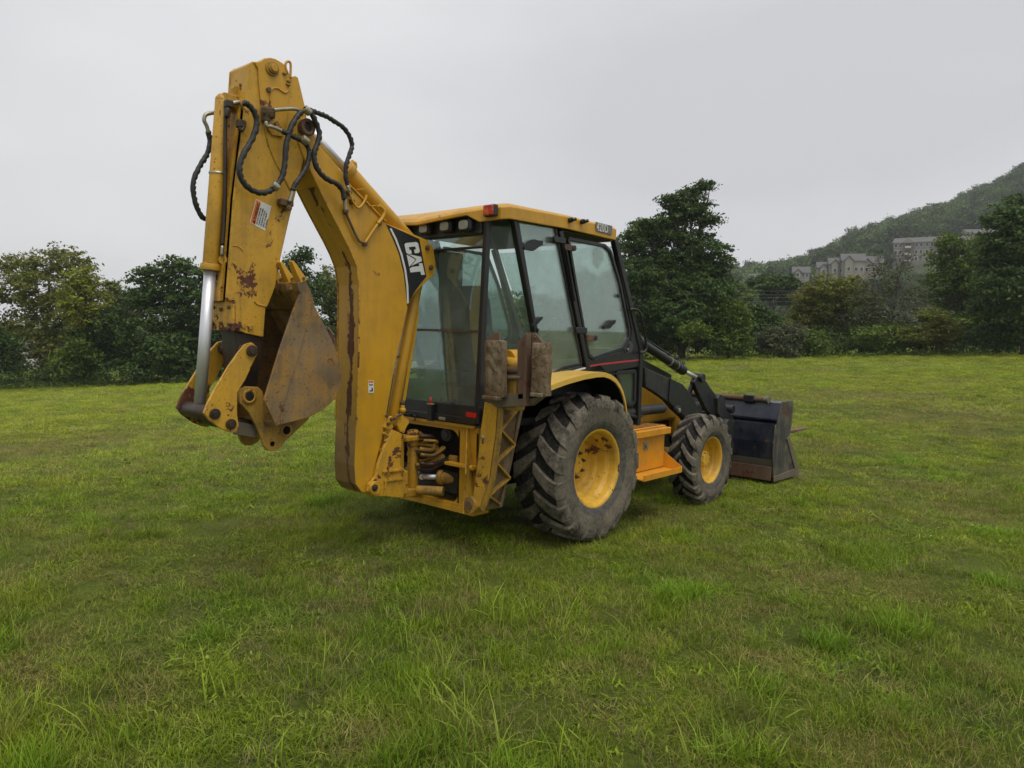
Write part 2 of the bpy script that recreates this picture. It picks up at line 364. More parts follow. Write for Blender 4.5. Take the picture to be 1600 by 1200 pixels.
def band(d0, d1, dens, half, sx, sz):
    hw = half*d1; n = int((d1-d0)*2*hw*dens); d = RNG.uniform(d0, d1, n); v = RNG.uniform(-hw, hw, n); k = np.abs(v) < half*d+1.0; d, v = d[k], v[k]
    x = CAM.x+math.cos(YAW)*d+math.sin(YAW)*v; y = CAM.y+math.sin(YAW)*d-math.cos(YAW)*v
    n = len(x); f1 = fbm(x, y, .8, 3.1); f2 = fbm(x, y, 2.1, 9.7); u = RNG.uniform(0, 1, n)
    idx = RNG.integers(0, 6, n)
    idx = np.where((f1 > .22) & (u < .35), RNG.integers(6, 9, n), idx)
    idx = np.where((f2 > .55-.12*(d < 4.5)) & (u < .40), RNG.integers(9, 11, n), idx)
    idx = np.where((f2 < -.12) & (u < .42), RNG.integers(11, 13, n), idx)
    idx = np.where((d < 4.6) & (u > .972), RNG.integers(13, 15, n), idx)
    hs = np.clip(1+.55*f1, .5, 1.5)*np.where(d > 5, .82, 1.0)
    idx = np.where((f1 < -.05) & (RNG.uniform(0, 1, n) < .16), RNG.integers(19, 21, n), idx)
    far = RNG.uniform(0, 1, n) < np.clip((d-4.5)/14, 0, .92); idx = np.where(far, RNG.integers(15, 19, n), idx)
    dr = np.clip((fbm(x, y, .33, 21.0)-.10)*1.8, 0, .42)+np.clip((fbm(x, y, 1.3, 31.0)-.22)*2.2, 0, .5)
    for (sx_, sy_, sr_) in DRY: dr = np.maximum(dr, .92*np.clip(1.25-np.hypot(x-sx_, y-sy_)/sr_+.35*f2, 0, 1))
    idx = np.where(RNG.uniform(0, 1, n) < dr, RNG.integers(21, 24, n), idx)
    bare = (f2 < -.36) & (RNG.uniform(0, 1, n) < .75); keep = ~bare
    x, y, idx, hs, n = x[keep], y[keep], idx[keep], hs[keep], int(keep.sum())
    # pressed and parted under the tyres and bucket
    s = RNG.uniform(.75, 1.25, n)
    PX.append(np.stack([x, y, ground_z(x, y)-.003], 1)); RT.append(np.stack([RNG.normal(0, .13, n), RNG.normal(0, .13, n), RNG.uniform(0, 6.28, n)], 1))
    SL.append(np.stack([s*sx, s*sx, s*sz*hs], 1)); ID.append(idx)
band(1.6, 4.2, 200, .95, 1.0, 1.0)
band(4.2, 8, 140, .85, 1.08, 1.0)
band(8, 16, 75, .80, 1.5, 1.0)
band(16, 34, 27, .78, 2.4, 1.15)
band(34, 72, 6.5, .78, 4.2, 1.5)
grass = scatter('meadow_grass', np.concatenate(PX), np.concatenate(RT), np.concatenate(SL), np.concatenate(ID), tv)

# ================================================================ TREES
def leaf_mat(name, dark, light, warm=None):
    t = NT(name); a = t.n('ShaderNodeAttribute', _attribute_name='tint').outputs['Fac']
    c = t.mix(a, (*dark, 1), (*light, 1))
    if warm: c = t.mix(t.math('MULTIPLY', t.ramp(t.noise(t.n('ShaderNodeNewGeometry').outputs['Position'], .45, 3), .45, .62), .7), c, (*warm, 1))
    d = t.n('ShaderNodeBsdfPrincipled'); t.t.links.new(c, d.inputs['Base Color']); d.inputs['Roughness'].default_value = .6; d.inputs['Specular IOR Level'].default_value = .3
    tr = t.n('ShaderNodeBsdfTranslucent', Color=c)
    mx = t.n('ShaderNodeMixShader', Fac=.3, i1=d.outputs[0], i2=tr.outputs[0]); t.t.links.new(mx.outputs[0], t.out.inputs[0])
    M[name] = t.m
leaf_mat('leaf_dark', (.022, .052, .012), (.11, .18, .032))
leaf_mat('leaf_mid', (.055, .095, .012), (.17, .24, .030))
leaf_mat('leaf_olive', (.085, .105, .014), (.22, .25, .034), (.20, .18, .035))
leaf_mat('leaf_yellow', (.15, .17, .014), (.32, .34, .030))
leaf_mat('leaf_pale', (.11, .135, .030), (.23, .26, .060))
leaf_mat('leaf_grey', (.060, .072, .030), (.14, .155, .070))
simple('bark', (.07, .058, .045), .9, var=.3, scale=6, bump=.6)
def leaves(lobes, n, size, seed, clump=.55, per=26, flat=.45, droop=0.0):
    """leaf-sized faces in clumps spread through the crown's lobes"""
    r = np.random.default_rng(seed); L = np.array([l[:3] for l in lobes], float); R = np.array([l[3] if hasattr(l[3], '__len__') else (l[3],)*3 for l in lobes], float)
    w = R.prod(1)**(2/3); w /= w.sum(); nc = max(1, n//per)
    li = r.choice(len(lobes), nc, p=w); dirs = r.normal(size=(nc, 3)); dirs /= np.linalg.norm(dirs, axis=1)[:, None]
    rad = r.uniform(.25, 1, nc)**.5; C = L[li]+dirs*rad[:, None]*R[li]
    C += r.normal(0, .12, C.shape)
    ct = np.clip(r.normal(.45, .22, nc), 0, 1)
    cs = clump*r.uniform(.6, 1.35, nc)
    N = nc*per; ci = np.repeat(np.arange(nc), per)
    off = r.normal(size=(N, 3))*cs[ci][:, None]*np.array([.55, .55, .55*flat])
    off[:, 2] -= droop*(off[:, 0]**2+off[:, 1]**2)
    P = C[ci]+off; nrm = r.normal(size=(N, 3))*.65+np.array([0, 0, .75])+dirs[ci]*.45; nrm /= np.linalg.norm(nrm, axis=1)[:, None]
    u = np.cross(nrm, r.normal(size=(N, 3))); u /= np.linalg.norm(u, axis=1)[:, None]; v = np.cross(nrm, u)
    s = size*r.uniform(.55, 1.35, N)[:, None]
    V = np.stack([P-u*s*.75, P+v*s*.38+nrm*s*.1, P+u*s*.75, P-v*s*.38+nrm*s*.1], 1).reshape(-1, 3)
    F = np.arange(N*4).reshape(-1, 4); tint = np.repeat(np.clip(ct[ci]+r.normal(0, .16, N), 0, 1), 4)
    return V, F, tint
def make_tree(px, d, lobes_px, mat, label, n=9000, size=.15, seed=0, clump=.5, per=26, trunk=True, flat=.45, depth=1.0, name='tree', limbs=8, cat='tree', bare=0, tr=.16, group=None, trunk_px=None, droop=0.0):
    """lobes_px: (px, py, rx, ry in picture units) of crown lobes, turned into real lobes at distance d"""
    base = spot(trunk_px or px, d); base.z = gz(base.x, base.y)
    k = d/FPX; hr = Vector((math.sin(YAW), -math.cos(YAW), 0)); hf = Vector((math.cos(YAW), math.sin(YAW), 0)); r = random.Random(seed)
    lobes = []
    for (lx, ly, rx, ry) in lobes_px:
        dd = d+r.uniform(-.55, .55)*rx*k*depth*1.4
        c = CAM+ray(lx, ly)*(dd/ray(lx, ly).dot(hf)); c -= base
        lobes.append((c.x, c.y, c.z, (rx*k*.95, rx*k*.95*depth, ry*k)))
    root = empty(name, base); tag(root, label, cat, group)
    Vv, F, tn = leaves(lobes, int(n*1.7), size*1.3, seed+5, clump, per, flat, droop)
    cr = link_mesh('crown', np_mesh('crown', Vv, F, mats=[M[mat]], attrs={'tint': ('POINT', tn)}), root)
    if trunk:
        b = MB(); top = max(lobes, key=lambda q: q[2]); cx = sum(q[0] for q in lobes)/len(lobes); cy = sum(q[1] for q in lobes)/len(lobes)
        H = top[2]; path = [Vector((0, 0, -.3))]
        for j in range(1, 7):
            f = j/6; path.append(Vector((top[0]*f**1.5+r.uniform(-.2, .2), top[1]*f**1.5+r.uniform(-.2, .2), H*f*.95)))
        b.tube(path, [tr*(1.25-1.1*j/6) for j in range(7)], 8)
        ls = sorted(lobes, key=lambda q: q[2])
        for q in (ls if len(ls) <= limbs else r.sample(ls, limbs)):
            zz = max(H*.12, min(q[2]*.62, H*.75)); j = min(5, int(zz/H*6)); s = path[j].lerp(path[j+1], zz/H*6-j)
            e = Vector(q[:3])+Vector((r.uniform(-.3, .3), r.uniform(-.3, .3), q[3][2]*.5)); mdl = s.lerp(e, .5)+Vector((0, 0, -.08*(e-s).length))
            b.tube(smooth_path([s, mdl, e], 3), [tr*.5*(1-.13*j2) for j2 in range(7)], 6)
            for _ in range(3+bare):
                f = r.uniform(.35, .95); s2 = s.lerp(e, f); e2 = s2+Vector((r.uniform(-1, 1), r.uniform(-1, 1), r.uniform(.1, 1.1)))*(q[3][0]*.75+.25)
                b.tube([s2, s2.lerp(e2, .5)+Vector((0, 0, -.1)), e2], [tr*.2, tr*.12, tr*.04], 5)
                for __ in range(bare):
                    s3 = s2.lerp(e2, r.uniform(.3, .9)); e3 = s3+Vector((r.uniform(-1, 1), r.uniform(-1, 1), r.uniform(-.2, 1)))*.6
                    b.tube([s3, e3], [tr*.08, tr*.02], 4)
        b.build('trunk', M['bark'], root)
    return root
def oval(cx, cy, rx, ry, n, seed, lo=.3, hi=.45):
    """crown lobes filling an uneven oval"""
    r = random.Random(seed); out = []
    for i in range(n):
        a = r.uniform(0, 6.28); q = math.sqrt(r.uniform(0, 1))*.72
        s = r.uniform(lo, hi); out.append((cx+rx*q*math.cos(a), cy+ry*q*math.sin(a), rx*s, ry*s*.8))
    return out
TR = 'trees along the far edge of the meadow'
make_tree(-70, 60, oval(-75, 490, 75, 110, 12, 1), 'leaf_dark', 'dark tree cut off by the left side of the photo', 7000, .17, 1, group=TR)
make_tree(-5, 56, oval(-8, 545, 32, 60, 7, 2), 'leaf_dark', 'low dark tree at the extreme left edge of the meadow', 4000, .15, 2, group=TR, tr=.1)
make_tree(70, 61, [(40, 425, 34, 26), (75, 408, 36, 24), (105, 412, 30, 24), (125, 440, 30, 24), (20, 450, 34, 30), (60, 455, 44, 30), (95, 480, 36, 32), (30, 495, 30, 34), (60, 520, 44, 36), (90, 545, 40, 36), (50, 565, 46, 26), (12, 410, 18, 14), (135, 415, 14, 12), (140, 470, 22, 26)],
          'leaf_olive', 'tallest airy olive tree at the far left of the meadow', 10500, .15, 3, clump=.42, per=18, group=TR, tr=.2, bare=1)
make_tree(132, 56, [(130, 436, 26, 20), (118, 462, 30, 24), (142, 470, 24, 24), (122, 492, 28, 22)], 'leaf_yellow', 'yellow green tree top in front of the tallest olive tree', 3300, .13, 4, clump=.36, per=18, group=TR, tr=.12)
make_tree(188, 66, oval(190, 478, 34, 46, 9, 5), 'leaf_pale', 'pale yellowish tree showing between two darker trees on the left', 4200, .15, 5, clump=.4, per=18, group=TR)
make_tree(165, 57, oval(165, 535, 62, 62, 14, 6), 'leaf_dark', 'low dark green tree under the pale one on the left', 9500, .15, 6, group=TR)
make_tree(120, 55, oval(118, 560, 42, 34, 8, 16), 'leaf_mid', 'green bushy tree below the yellow green crown', 4500, .14, 16, group=TR, tr=.08)
make_tree(262, 57, [(278, 415, 26, 17), (245, 424, 24, 15), (222, 432, 18, 10), (300, 437, 28, 20), (262, 450, 40, 22), (228, 468, 32, 20), (300, 470, 34, 24), (262, 495, 46, 26), (225, 520, 38, 28), (300, 525, 40, 30), (262, 550, 50, 30), (240, 572, 46, 18), (300, 570, 40, 20)],
          'leaf_dark', 'dark green tree with layered branches left of the yellow digging arm', 15000, .15, 7, flat=.3, group=TR, tr=.2, droop=.25)
make_tree(345, 60, oval(345, 505, 62, 88, 14, 8), 'leaf_dark', 'dark tree directly behind the silver cylinder rod', 8500, .16, 8, group=TR)
make_tree(470, 58, [(475, 398, 16, 16), (462, 412, 24, 20), (440, 440, 32, 30), (480, 450, 36, 32), (450, 490, 46, 36), (420, 520, 40, 40), (480, 530, 44, 40), (400, 470, 30, 40), (450, 560, 60, 28)], 'leaf_dark', 'tall dark tree behind the bucket teeth', 11000, .15, 9, group=TR)
make_tree(520, 62, oval(522, 475, 40, 78, 12, 10), 'leaf_pale', 'thin pale green tree seen between the bucket and the boom', 5200, .14, 10, clump=.4, per=16, group=TR)
make_tree(520, 57, oval(525, 545, 46, 45, 8, 17), 'leaf_dark', 'low dark tree behind the back of the bucket', 5000, .15, 17, group=TR)
for j, (cx, cy, rx, ry, mt, lb) in enumerate(((610, 520, 60, 60, 'leaf_mid', 'tree hidden behind the boom left of the cab'), (690, 512, 62, 62, 'leaf_mid', 'green tree seen through the rear window of the cab'),
        (775, 500, 62, 70, 'leaf_mid', 'green tree seen through the narrow corner window of the cab'), (860, 505, 60, 68, 'leaf_dark', 'dark tree seen through the side window of the cab'), (930, 490, 55, 75, 'leaf_dark', 'dark tree seen through the door window of the cab'))):
    make_tree(cx, 62, oval(cx, cy, rx, ry, 12, 60+j), mt, lb, 6500, .17, 70+j, group=TR)
make_tree(1050, 54, [(1108, 287, 10, 6), (1094, 294, 14, 8), (1078, 297, 12, 8), (1068, 305, 20, 10), (1052, 317, 20, 9), (1094, 316, 18, 9), (1040, 312, 12, 5), (1075, 328, 28, 12), (1100, 342, 24, 11), (1052, 344, 30, 12), (1020, 348, 24, 10), (1000, 358, 24, 12), (985, 376, 24, 14), (1035, 368, 38, 16), (1080, 372, 40, 16),
          (1112, 392, 26, 12), (1128, 384, 12, 6), (1010, 398, 46, 22), (1060, 405, 50, 22), (1100, 420, 42, 18), (1132, 408, 12, 8), (990, 430, 44, 28), (1040, 445, 52, 28), (1095, 455, 48, 26), (1130, 440, 18, 12), (1000, 475, 48, 30), (1060, 490, 54, 32), (1110, 492, 42, 26), (980, 510, 46, 28), (1040, 525, 50, 26), (1095, 525, 44, 22)],
          'leaf_dark', 'very tall dark tree with a leaning tip right behind the cab', 46000, .125, 11, clump=.42, flat=.3, group=TR, tr=.26, limbs=16, trunk_px=1062, droop=.3)
make_tree(1070, 49, [(1072, 520, 16, 10), (1085, 512, 14, 8), (1100, 520, 14, 10)], 'leaf_mid', 'small forked tree with bright field showing behind its trunk', 900, .1, 12, clump=.3, per=14, group=TR, tr=.07)
make_tree(1135, 52, oval(1135, 510, 40, 45, 10, 13), 'leaf_mid', 'mid green tree at the right foot of the very tall tree', 7500, .13, 13, group=TR, tr=.1)
make_tree(1185, 58, oval(1190, 508, 40, 38, 9, 14), 'leaf_dark', 'dark low tree below the distant power lines', 5200, .14, 14, group=TR, tr=.1)
make_tree(1212, 96, oval(1212, 452, 44, 34, 10, 41), 'leaf_dark', 'rounded dark tree farther off behind the power lines', 6500, .2, 41, group=TR, tr=.15)
make_tree(1160, 92, oval(1152, 462, 36, 30, 8, 42), 'leaf_mid', 'green tree farther off just right of the very tall tree', 5000, .2, 42, group=TR, tr=.15)
make_tree(1215, 53, oval(1218, 530, 46, 26, 10, 15), 'leaf_grey', 'grey green rounded bush right of the bucket tube', 6000, .11, 15, clump=.35, group=TR, tr=.05, name='bush', cat='bush')
make_tree(1300, 60, [(1290, 452, 34, 20), (1325, 450, 30, 20), (1262, 470, 30, 20), (1300, 478, 44, 26), (1345, 478, 34, 24), (1262, 500, 36, 24), (1310, 510, 44, 24), (1350, 510, 34, 22), (1240, 500, 16, 16)],
          'leaf_olive', 'rounded olive brown tree below the gabled houses', 12500, .13, 21, clump=.42, group=TR, trunk_px=1341, tr=.17)
make_tree(1385, 57, [(1372, 445, 26, 30), (1405, 440, 30, 30), (1350, 470, 26, 26), (1430, 462, 26, 26), (1390, 488, 44, 26), (1352, 500, 30, 20), (1430, 500, 30, 22), (1375, 412, 8, 22), (1412, 410, 10, 18)],
          'leaf_grey', 'nearly bare tree with grey brown twigs below the apartment block', 3600, .10, 22, clump=.45, per=12, group=TR, tr=.13, bare=4, limbs=12)
make_tree(1268, 54, oval(1268, 538, 40, 20, 8, 31), 'leaf_mid', 'low green bush under the rounded olive brown tree', 4200, .12, 31, group=TR, tr=.05, name='bush', cat='bush')
make_tree(1400, 55, oval(1395, 528, 75, 24, 12, 23), 'leaf_mid', 'green thicket under the nearly bare tree', 7500, .12, 23, group=TR, tr=.05, name='bush', cat='bush')
make_tree(1465, 53, oval(1462, 515, 48, 34, 10, 24), 'leaf_olive', 'low olive bush with spreading sprays right of the bare tree', 6500, .11, 24, clump=.4, flat=.25, group=TR, tr=.06, name='bush', cat='bush')
make_tree(1500, 60, [(1490, 378, 24, 12), (1515, 385, 24, 14), (1480, 400, 30, 18), (1520, 410, 30, 20), (1495, 430, 40, 24), (1465, 450, 26, 20), (1530, 450, 34, 26), (1500, 475, 46, 28), (1540, 500, 46, 30), (1490, 515, 40, 26)],
          'leaf_mid', 'mid green tree hiding the end of the apartment block', 13000, .14, 25, group=TR, tr=.18)
make_tree(1600, 50, [(1600, 318, 26, 18), (1572, 340, 30, 18), (1610, 350, 40, 24), (1560, 372, 24, 16), (1600, 385, 46, 26), (1570, 410, 40, 24), (1625, 420, 44, 30), (1580, 445, 50, 28), (1620, 470, 50, 30), (1560, 480, 42, 28), (1600, 510, 55, 28), (1550, 525, 44, 20), (1545, 395, 14, 9), (1538, 365, 8, 6)],
          'leaf_dark', 'big dark tree cut off by the right side of the photo', 19000, .14, 26, flat=.32, group=TR, tr=.24, droop=.25)
# undergrowth below the tree line: nobody could count it
ul = []
r = random.Random(99)
for px in list(range(-160, 1000, 26))+list(range(1120, 1840, 24)):
    d = 57+r.uniform(-2.5, 3); b = spot(px+r.uniform(-8, 8), d); z = gz(b.x, b.y); h = r.uniform(.8, 1.7)
    ul.append((b.x, b.y, z+h*.55, (1.5, 1.5, h)))
Vv, F, tn = leaves(ul, 60000, .15, 77, .45, 24, .6)
o = link_mesh('undergrowth', np_mesh('undergrowth', Vv, F, mats=[M['leaf_dark']], attrs={'tint': ('POINT', tn)})); tag(o, kind='stuff')
ul = []
for px in range(-200, 1900, 16):
    d = 54+r.uniform(-.8, 1.2)-(1.5 if px > 1100 else 0); b = spot(px, d); ul.append((b.x, b.y, gz(b.x, b.y)+.12, (.8, .8, .28)))
Vv, F, tn = leaves(ul, 16000, .10, 78, .3, 14, .7)
o = link_mesh('tall_weeds', np_mesh('tall_weeds', Vv, F, mats=[M['leaf_mid']], attrs={'tint': ('POINT', tn)})); tag(o, kind='stuff')

# ================================================================ HILL
ridge_x = np.array([700, 1000, 1140, 1190, 1235, 1280, 1330, 1400, 1480, 1540, 1600, 1700, 1850, 2100, 2400, 2800, 3400])
ridge_y = np.array([450, 430, 418, 416, 410, 388, 362, 343, 318, 293, 266, 225, 180, 140, 150, 200, 300])
nr, ncol = 60, 150
cx = np.linspace(700, 3400, ncol); V = []
for j in range(nr):
    f = j/(nr-1)
    for x in cx:
        t_ = (x-800)/FPX; ry = np.interp(x, ridge_x, ridge_y); D = 250+f*520
        hor = 514.6+(x-800)*.0251; R = 540
        top = max(2, (hor-ry)/FPX*R+CAM.z-9-7*min(1, max(0, (1560-x)/250)))
        q = min(1, (D-250)/(R-250)); s = q**.62
        if D > R: s = 1-.5*((D-R)/230)**1.5
        b = spot(x, D); V.append((b.x, b.y, 1.2+top*s+2.5*noise.noise(Vector((b.x*.012, b.y*.012, 3)))*s*2-(6 if j == 0 else 0)))
V = np.array(V); i = np.arange(nr-1)[:, None]*ncol; k = np.arange(ncol-1)[None]
F = np.stack([i+k, i+k+1, i+ncol+k+1, i+ncol+k], -1).reshape(-1, 4)
simple('hill_soil', (.04, .05, .02), .95, var=.3, scale=.05)
o = link_mesh('hill', np_mesh('hill', V, F, mats=[M['hill_soil']], smooth=True)); tag(o, kind='structure')
grid = V.reshape(nr, ncol, 3)
def hill_at(px, D):
    fj = np.clip((D-250)/520*(nr-1), 0, nr-1.001); fi = np.clip((px-700)/2700*(ncol-1), 0, ncol-1.001)
    j, i_ = int(fj), int(fi); a, b = fj-j, fi-i_
    return (grid[j, i_]*(1-a)*(1-b)+grid[j+1, i_]*a*(1-b)+grid[j, i_+1]*(1-a)*b+grid[j+1, i_+1]*a*b)
leaf_mat('leaf_forest', (.024, .060, .012), (.10, .17, .030), (.12, .13, .024))
_m = M['leaf_forest'].node_tree; _oi = _m.nodes.new('ShaderNodeObjectInfo'); _hs = _m.nodes.new('ShaderNodeHueSaturation')
_mr = _m.nodes.new('ShaderNodeMapRange'); _mr.inputs[3].default_value = .45; _mr.inputs[4].default_value = 1.6; _m.links.new(_oi.outputs['Random'], _mr.inputs[0]); _m.links.new(_mr.outputs[0], _hs.inputs['Value'])
for _n in list(_m.nodes):
    if _n.type in ('BSDF_PRINCIPLED', 'BSDF_TRANSLUCENT'):
        _s = _n.inputs[0].links[0].from_socket; _m.links.new(_s, _hs.inputs['Color'])
for _n in list(_m.nodes):
    if _n.type in ('BSDF_PRINCIPLED', 'BSDF_TRANSLUCENT'): _m.links.new(_hs.outputs[0], _n.inputs[0])
cv = []
for s in range(5):
    r = random.Random(s); lob = [(r.uniform(-2.2, 2.2), r.uniform(-2.2, 2.2), r.uniform(2.5, 8), (r.uniform(1.4, 2.4),)*2+(r.uniform(1.2, 2.0),)) for _ in range(10)]
    Vv, F, tn = leaves(lob, 1500, .62, s, 1.0, 16, .6); cv.append(np_mesh('forest_crown', Vv, F, mats=[M['leaf_forest']], attrs={'tint': ('POINT', tn)}))
def z_px(px, py, D):
    rr_ = ray(px, py); hf = Vector((math.cos(YAW), math.sin(YAW), 0)); return (CAM+rr_*(D/rr_.dot(hf))).z
P, RT, SL, ID = [], [], [], []
r = np.random.default_rng(5)
for _ in range(9000):
    px = r.uniform(900, 2300); D = 262+(r.uniform(0, 1)**.8)*330
    if 1395 < px < 1560 and 304 < D < 334 or 1380 < px < 1490 and 292 < D < 334: continue
    if 1225 < px < 1400 and 284 < D < 312: continue
    p = hill_at(px, D); P.append((p[0], p[1], p[2]-.8)); s = r.uniform(.7, 1.5)*(.55 if D < 300 else 1); SL.append((s*1.15, s*1.15, s*r.uniform(.8, 1.25))); RT.append((0, 0, r.uniform(0, 6.28))); ID.append(r.integers(0, 5))
for _ in range(110):
    px = r.uniform(1150, 1400); D = r.uniform(272, 284); zz = z_px(px, r.uniform(447, 452)-max(0, (px-1250))*.05, D); b = spot(px, D); s = r.uniform(.32, .5)
    P.append((b.x, b.y, zz-5*s)); SL.append((s*1.2, s*1.2, s)); RT.append((0, 0, r.uniform(0, 6.28))); ID.append(r.integers(0, 5))
scatter('hillside_forest', P, RT, SL, ID, cv)
# wooded plain between the meadow and the hill
P, RT, SL, ID = [], [], [], []
for _ in range(1500):
    px = r.uniform(-500, 2100); D = r.uniform(110, 250) if px > 1000 else r.uniform(90, 230)
    b = spot(px, D); s = r.uniform(.35, .62)*(1.0 if px > 1000 else .8); z = gz(b.x, b.y)
    P.append((b.x, b.y, z-.5)); SL.append((s, s, s)); RT.append((0, 0, r.uniform(0, 6.28))); ID.append(r.integers(0, 5))
scatter('distant_wood', P, RT, SL, ID, cv)

# ================================================================ BUILDINGS ON THE HILLSIDE
simple('siding_cream', (.27, .25, .19), .8, var=.06, scale=.3, bump=.05)
simple('siding_tan', (.23, .20, .16), .8, var=.08, scale=.3, bump=.05)
simple('stone_brown', (.17, .135, .105), .9, var=.2, scale=1.5, bump=.3)
simple('shingle_grey', (.11, .107, .105), .9, var=.15, scale=2.0, bump=.3)
simple('trim_white', (.6, .6, .58), .6, var=.03)
t = NT('window_dark'); M['window_dark'] = t.pr((.03, .035, .04), .12, 0, spec=.6)
simple('open_shade', (.05, .045, .04), .9)
def placed(name, px, D, z, rz):
    b = spot(px, D); return empty(name, (b.x, b.y, z), rz)
def block(px, D, z, L, W, H, storeys, bays, rz, label):
    """apartment block: local X along the facade, -Y faces the camera"""
    root = placed('apartment_block', px, D, z, rz); tag(root, label, 'apartment building', 'buildings on the hillside')
    b = MB().box((0, 0, H/2-2), (L, W, H+4)); b.build('wall', M['siding_tan'], root)
    rf = MB().prism([(-W/2-.6, H), (W/2+.6, H), (0, H+2.6)], -L/2-.5, L/2+.5); rf.v = [(y, x, zz) for x, y, zz in rf.v]; rf.build('roof', M['shingle_grey'], root)
    bw = L/bays; sh = H/storeys; wme = None; bme = None
    for i in range(bays):
        x0 = -L/2+bw*(i+.5)
        if i % 3 == 1:
            g = MB().prism([(-bw*.62, H-.2), (bw*.62, H-.2), (0, H+2.2)], -W/2-1.3, -W/2+2); g.v = [(v[0]+x0, v[1], v[2]) for v in g.v]; g.build('gable', M['siding_cream'], root)
            MB().box((x0, -W/2-.45, H/2), (bw*.9, .9, H)).build('bay_wall', M['stone_brown'], root)
            for s in range(storeys):
                ob = MB().box((x0, -W/2-.95, s*sh+1.7), (bw*.5, .12, 2.0)).build('balcony_opening', M['open_shade'], root)
                MB().box((x0, -W/2-1.2, s*sh+.95), (bw*.56, .5, .75)).build('balcony', M['trim_white'], root)
        else:
            for s in range(storeys):
                for dx in (-bw*.22, bw*.22):
                    f = MB().box((x0+dx, -W/2-.04, s*sh+1.8), (1.25, .1, 1.7))
                    if wme is None: wo = f.build('window', M['trim_white'], root)
                    MBp = MB().box((x0+dx, -W/2-.11, s*sh+1.8), (1.0, .06, 1.45))
                    if wme is None: wme = (x0+dx, s*sh+1.8, wo, MBp.build('pane', M['window_dark'], wo))
                    else:
                        c = wme[2].copy(); COL.objects.link(c); c.parent = root; c.location = (x0+dx-wme[0], 0, s*sh+1.8-wme[1])
                        c2 = wme[3].copy(); COL.objects.link(c2); c2.parent = c
    return root
zb = hill_at(1460, 315)[2]
hill_rz = YAW-math.pi/2
def z_px(px, py, D):
    rr_ = ray(px, py); hf = Vector((math.cos(YAW), math.sin(YAW), 0)); return (CAM+rr_*(D/rr_.dot(hf))).z
block(1442, 318, z_px(1440, 412, 318), 27, 10, 8.6, 3, 7, hill_rz-.62, 'long grey roofed apartment block with stone bays on the wooded hillside')
block(1530, 312, z_px(1525, 400, 312), 18, 10, 8.4, 3, 5, hill_rz-.30, 'apartment block half hidden by trees at the right of the hillside')
def house(px, D, z, L, W, H, rz, label, mats=('siding_cream', 'shingle_grey'), side=1):
    root = placed('house', px, D, z, rz); tag(root, label, 'house', 'houses on the hillside')
    MB().box((0, 0, H/2-2), (L, W, H+4)).build('wall', M[mats[0]], root)
    rf = MB().prism([(-W/2-.4, H-.1), (W/2+.4, H-.1), (0, H+W*.42)], -L/2-.4, L/2+.4); rf.v = [(y, x, zz) for x, y, zz in rf.v]; rf.build('roof', M[mats[1]], root)
    gx = -L*.22; gw = L*.34
    MB().prism([(gx-gw/2, -2), (gx+gw/2, -2), (gx+gw/2, H), (gx, H+gw*.55), (gx-gw/2, H)], -W/2-1.2, -W/2+.1).build('front_gable', M[mats[0]], root)
    gr = MB()
    for sx in (-1, 1):
        gr.plate([(gx, -W/2-1.5, H+gw*.55+.12), (gx, -W/2+2.5, H+gw*.55+.12), (gx+sx*(gw/2+.4), -W/2+2.5, H-.2), (gx+sx*(gw/2+.4), -W/2-1.5, H-.2)], (0, 0, .18))
    gr.build('gable_roof', M[mats[1]], root)
    for x, zz, yy in ((gx, 1.6, -W/2-1.24), (gx, 4.4, -W/2-1.24), (L*.12, 1.6, -W/2-.04), (L*.12, 4.4, -W/2-.04), (L*.36, 1.6, -W/2-.04), (L*.36, 4.4, -W/2-.04)):
        if zz > H-.8: continue
        f = MB().box((x, yy, zz), (1.3, .1, 1.6)).build('window', M['trim_white'], root); MB().box((x, yy-.07, zz), (1.05, .06, 1.35)).build('pane', M['window_dark'], f)
    return root
for (px, py, D, L, W, H, rz, lb, mt) in (
        (1282, 432, 300, 7, 6, 3.2, -.25, 'small cream house at the left end of the gabled row', ('siding_cream', 'shingle_grey')),
        (1300, 430, 296, 7, 6, 4.2, -.28, 'middle cream gabled house on the hillside', ('siding_cream', 'shingle_grey')),
        (1322, 428, 292, 8, 7, 4.8, -.3, 'largest cream gabled house on the hillside', ('siding_cream', 'shingle_grey')),
        (1350, 429, 296, 8, 7, 4.2, -.3, 'tan house behind the bare tree top', ('siding_tan', 'shingle_grey')),
        (1243, 437, 300, 6, 6, 2.6, -.3, 'cream house with its lower half behind trees left of the gabled row', ('siding_cream', 'shingle_grey')),
        (1172, 443, 300, 4, 4, 2.2, -.5, 'lone pale gabled house right of the very tall tree', ('siding_cream', 'shingle_grey'))):
    house(px, D, z_px(px, py, D), L, W, H, hill_rz+rz, lb, mt)
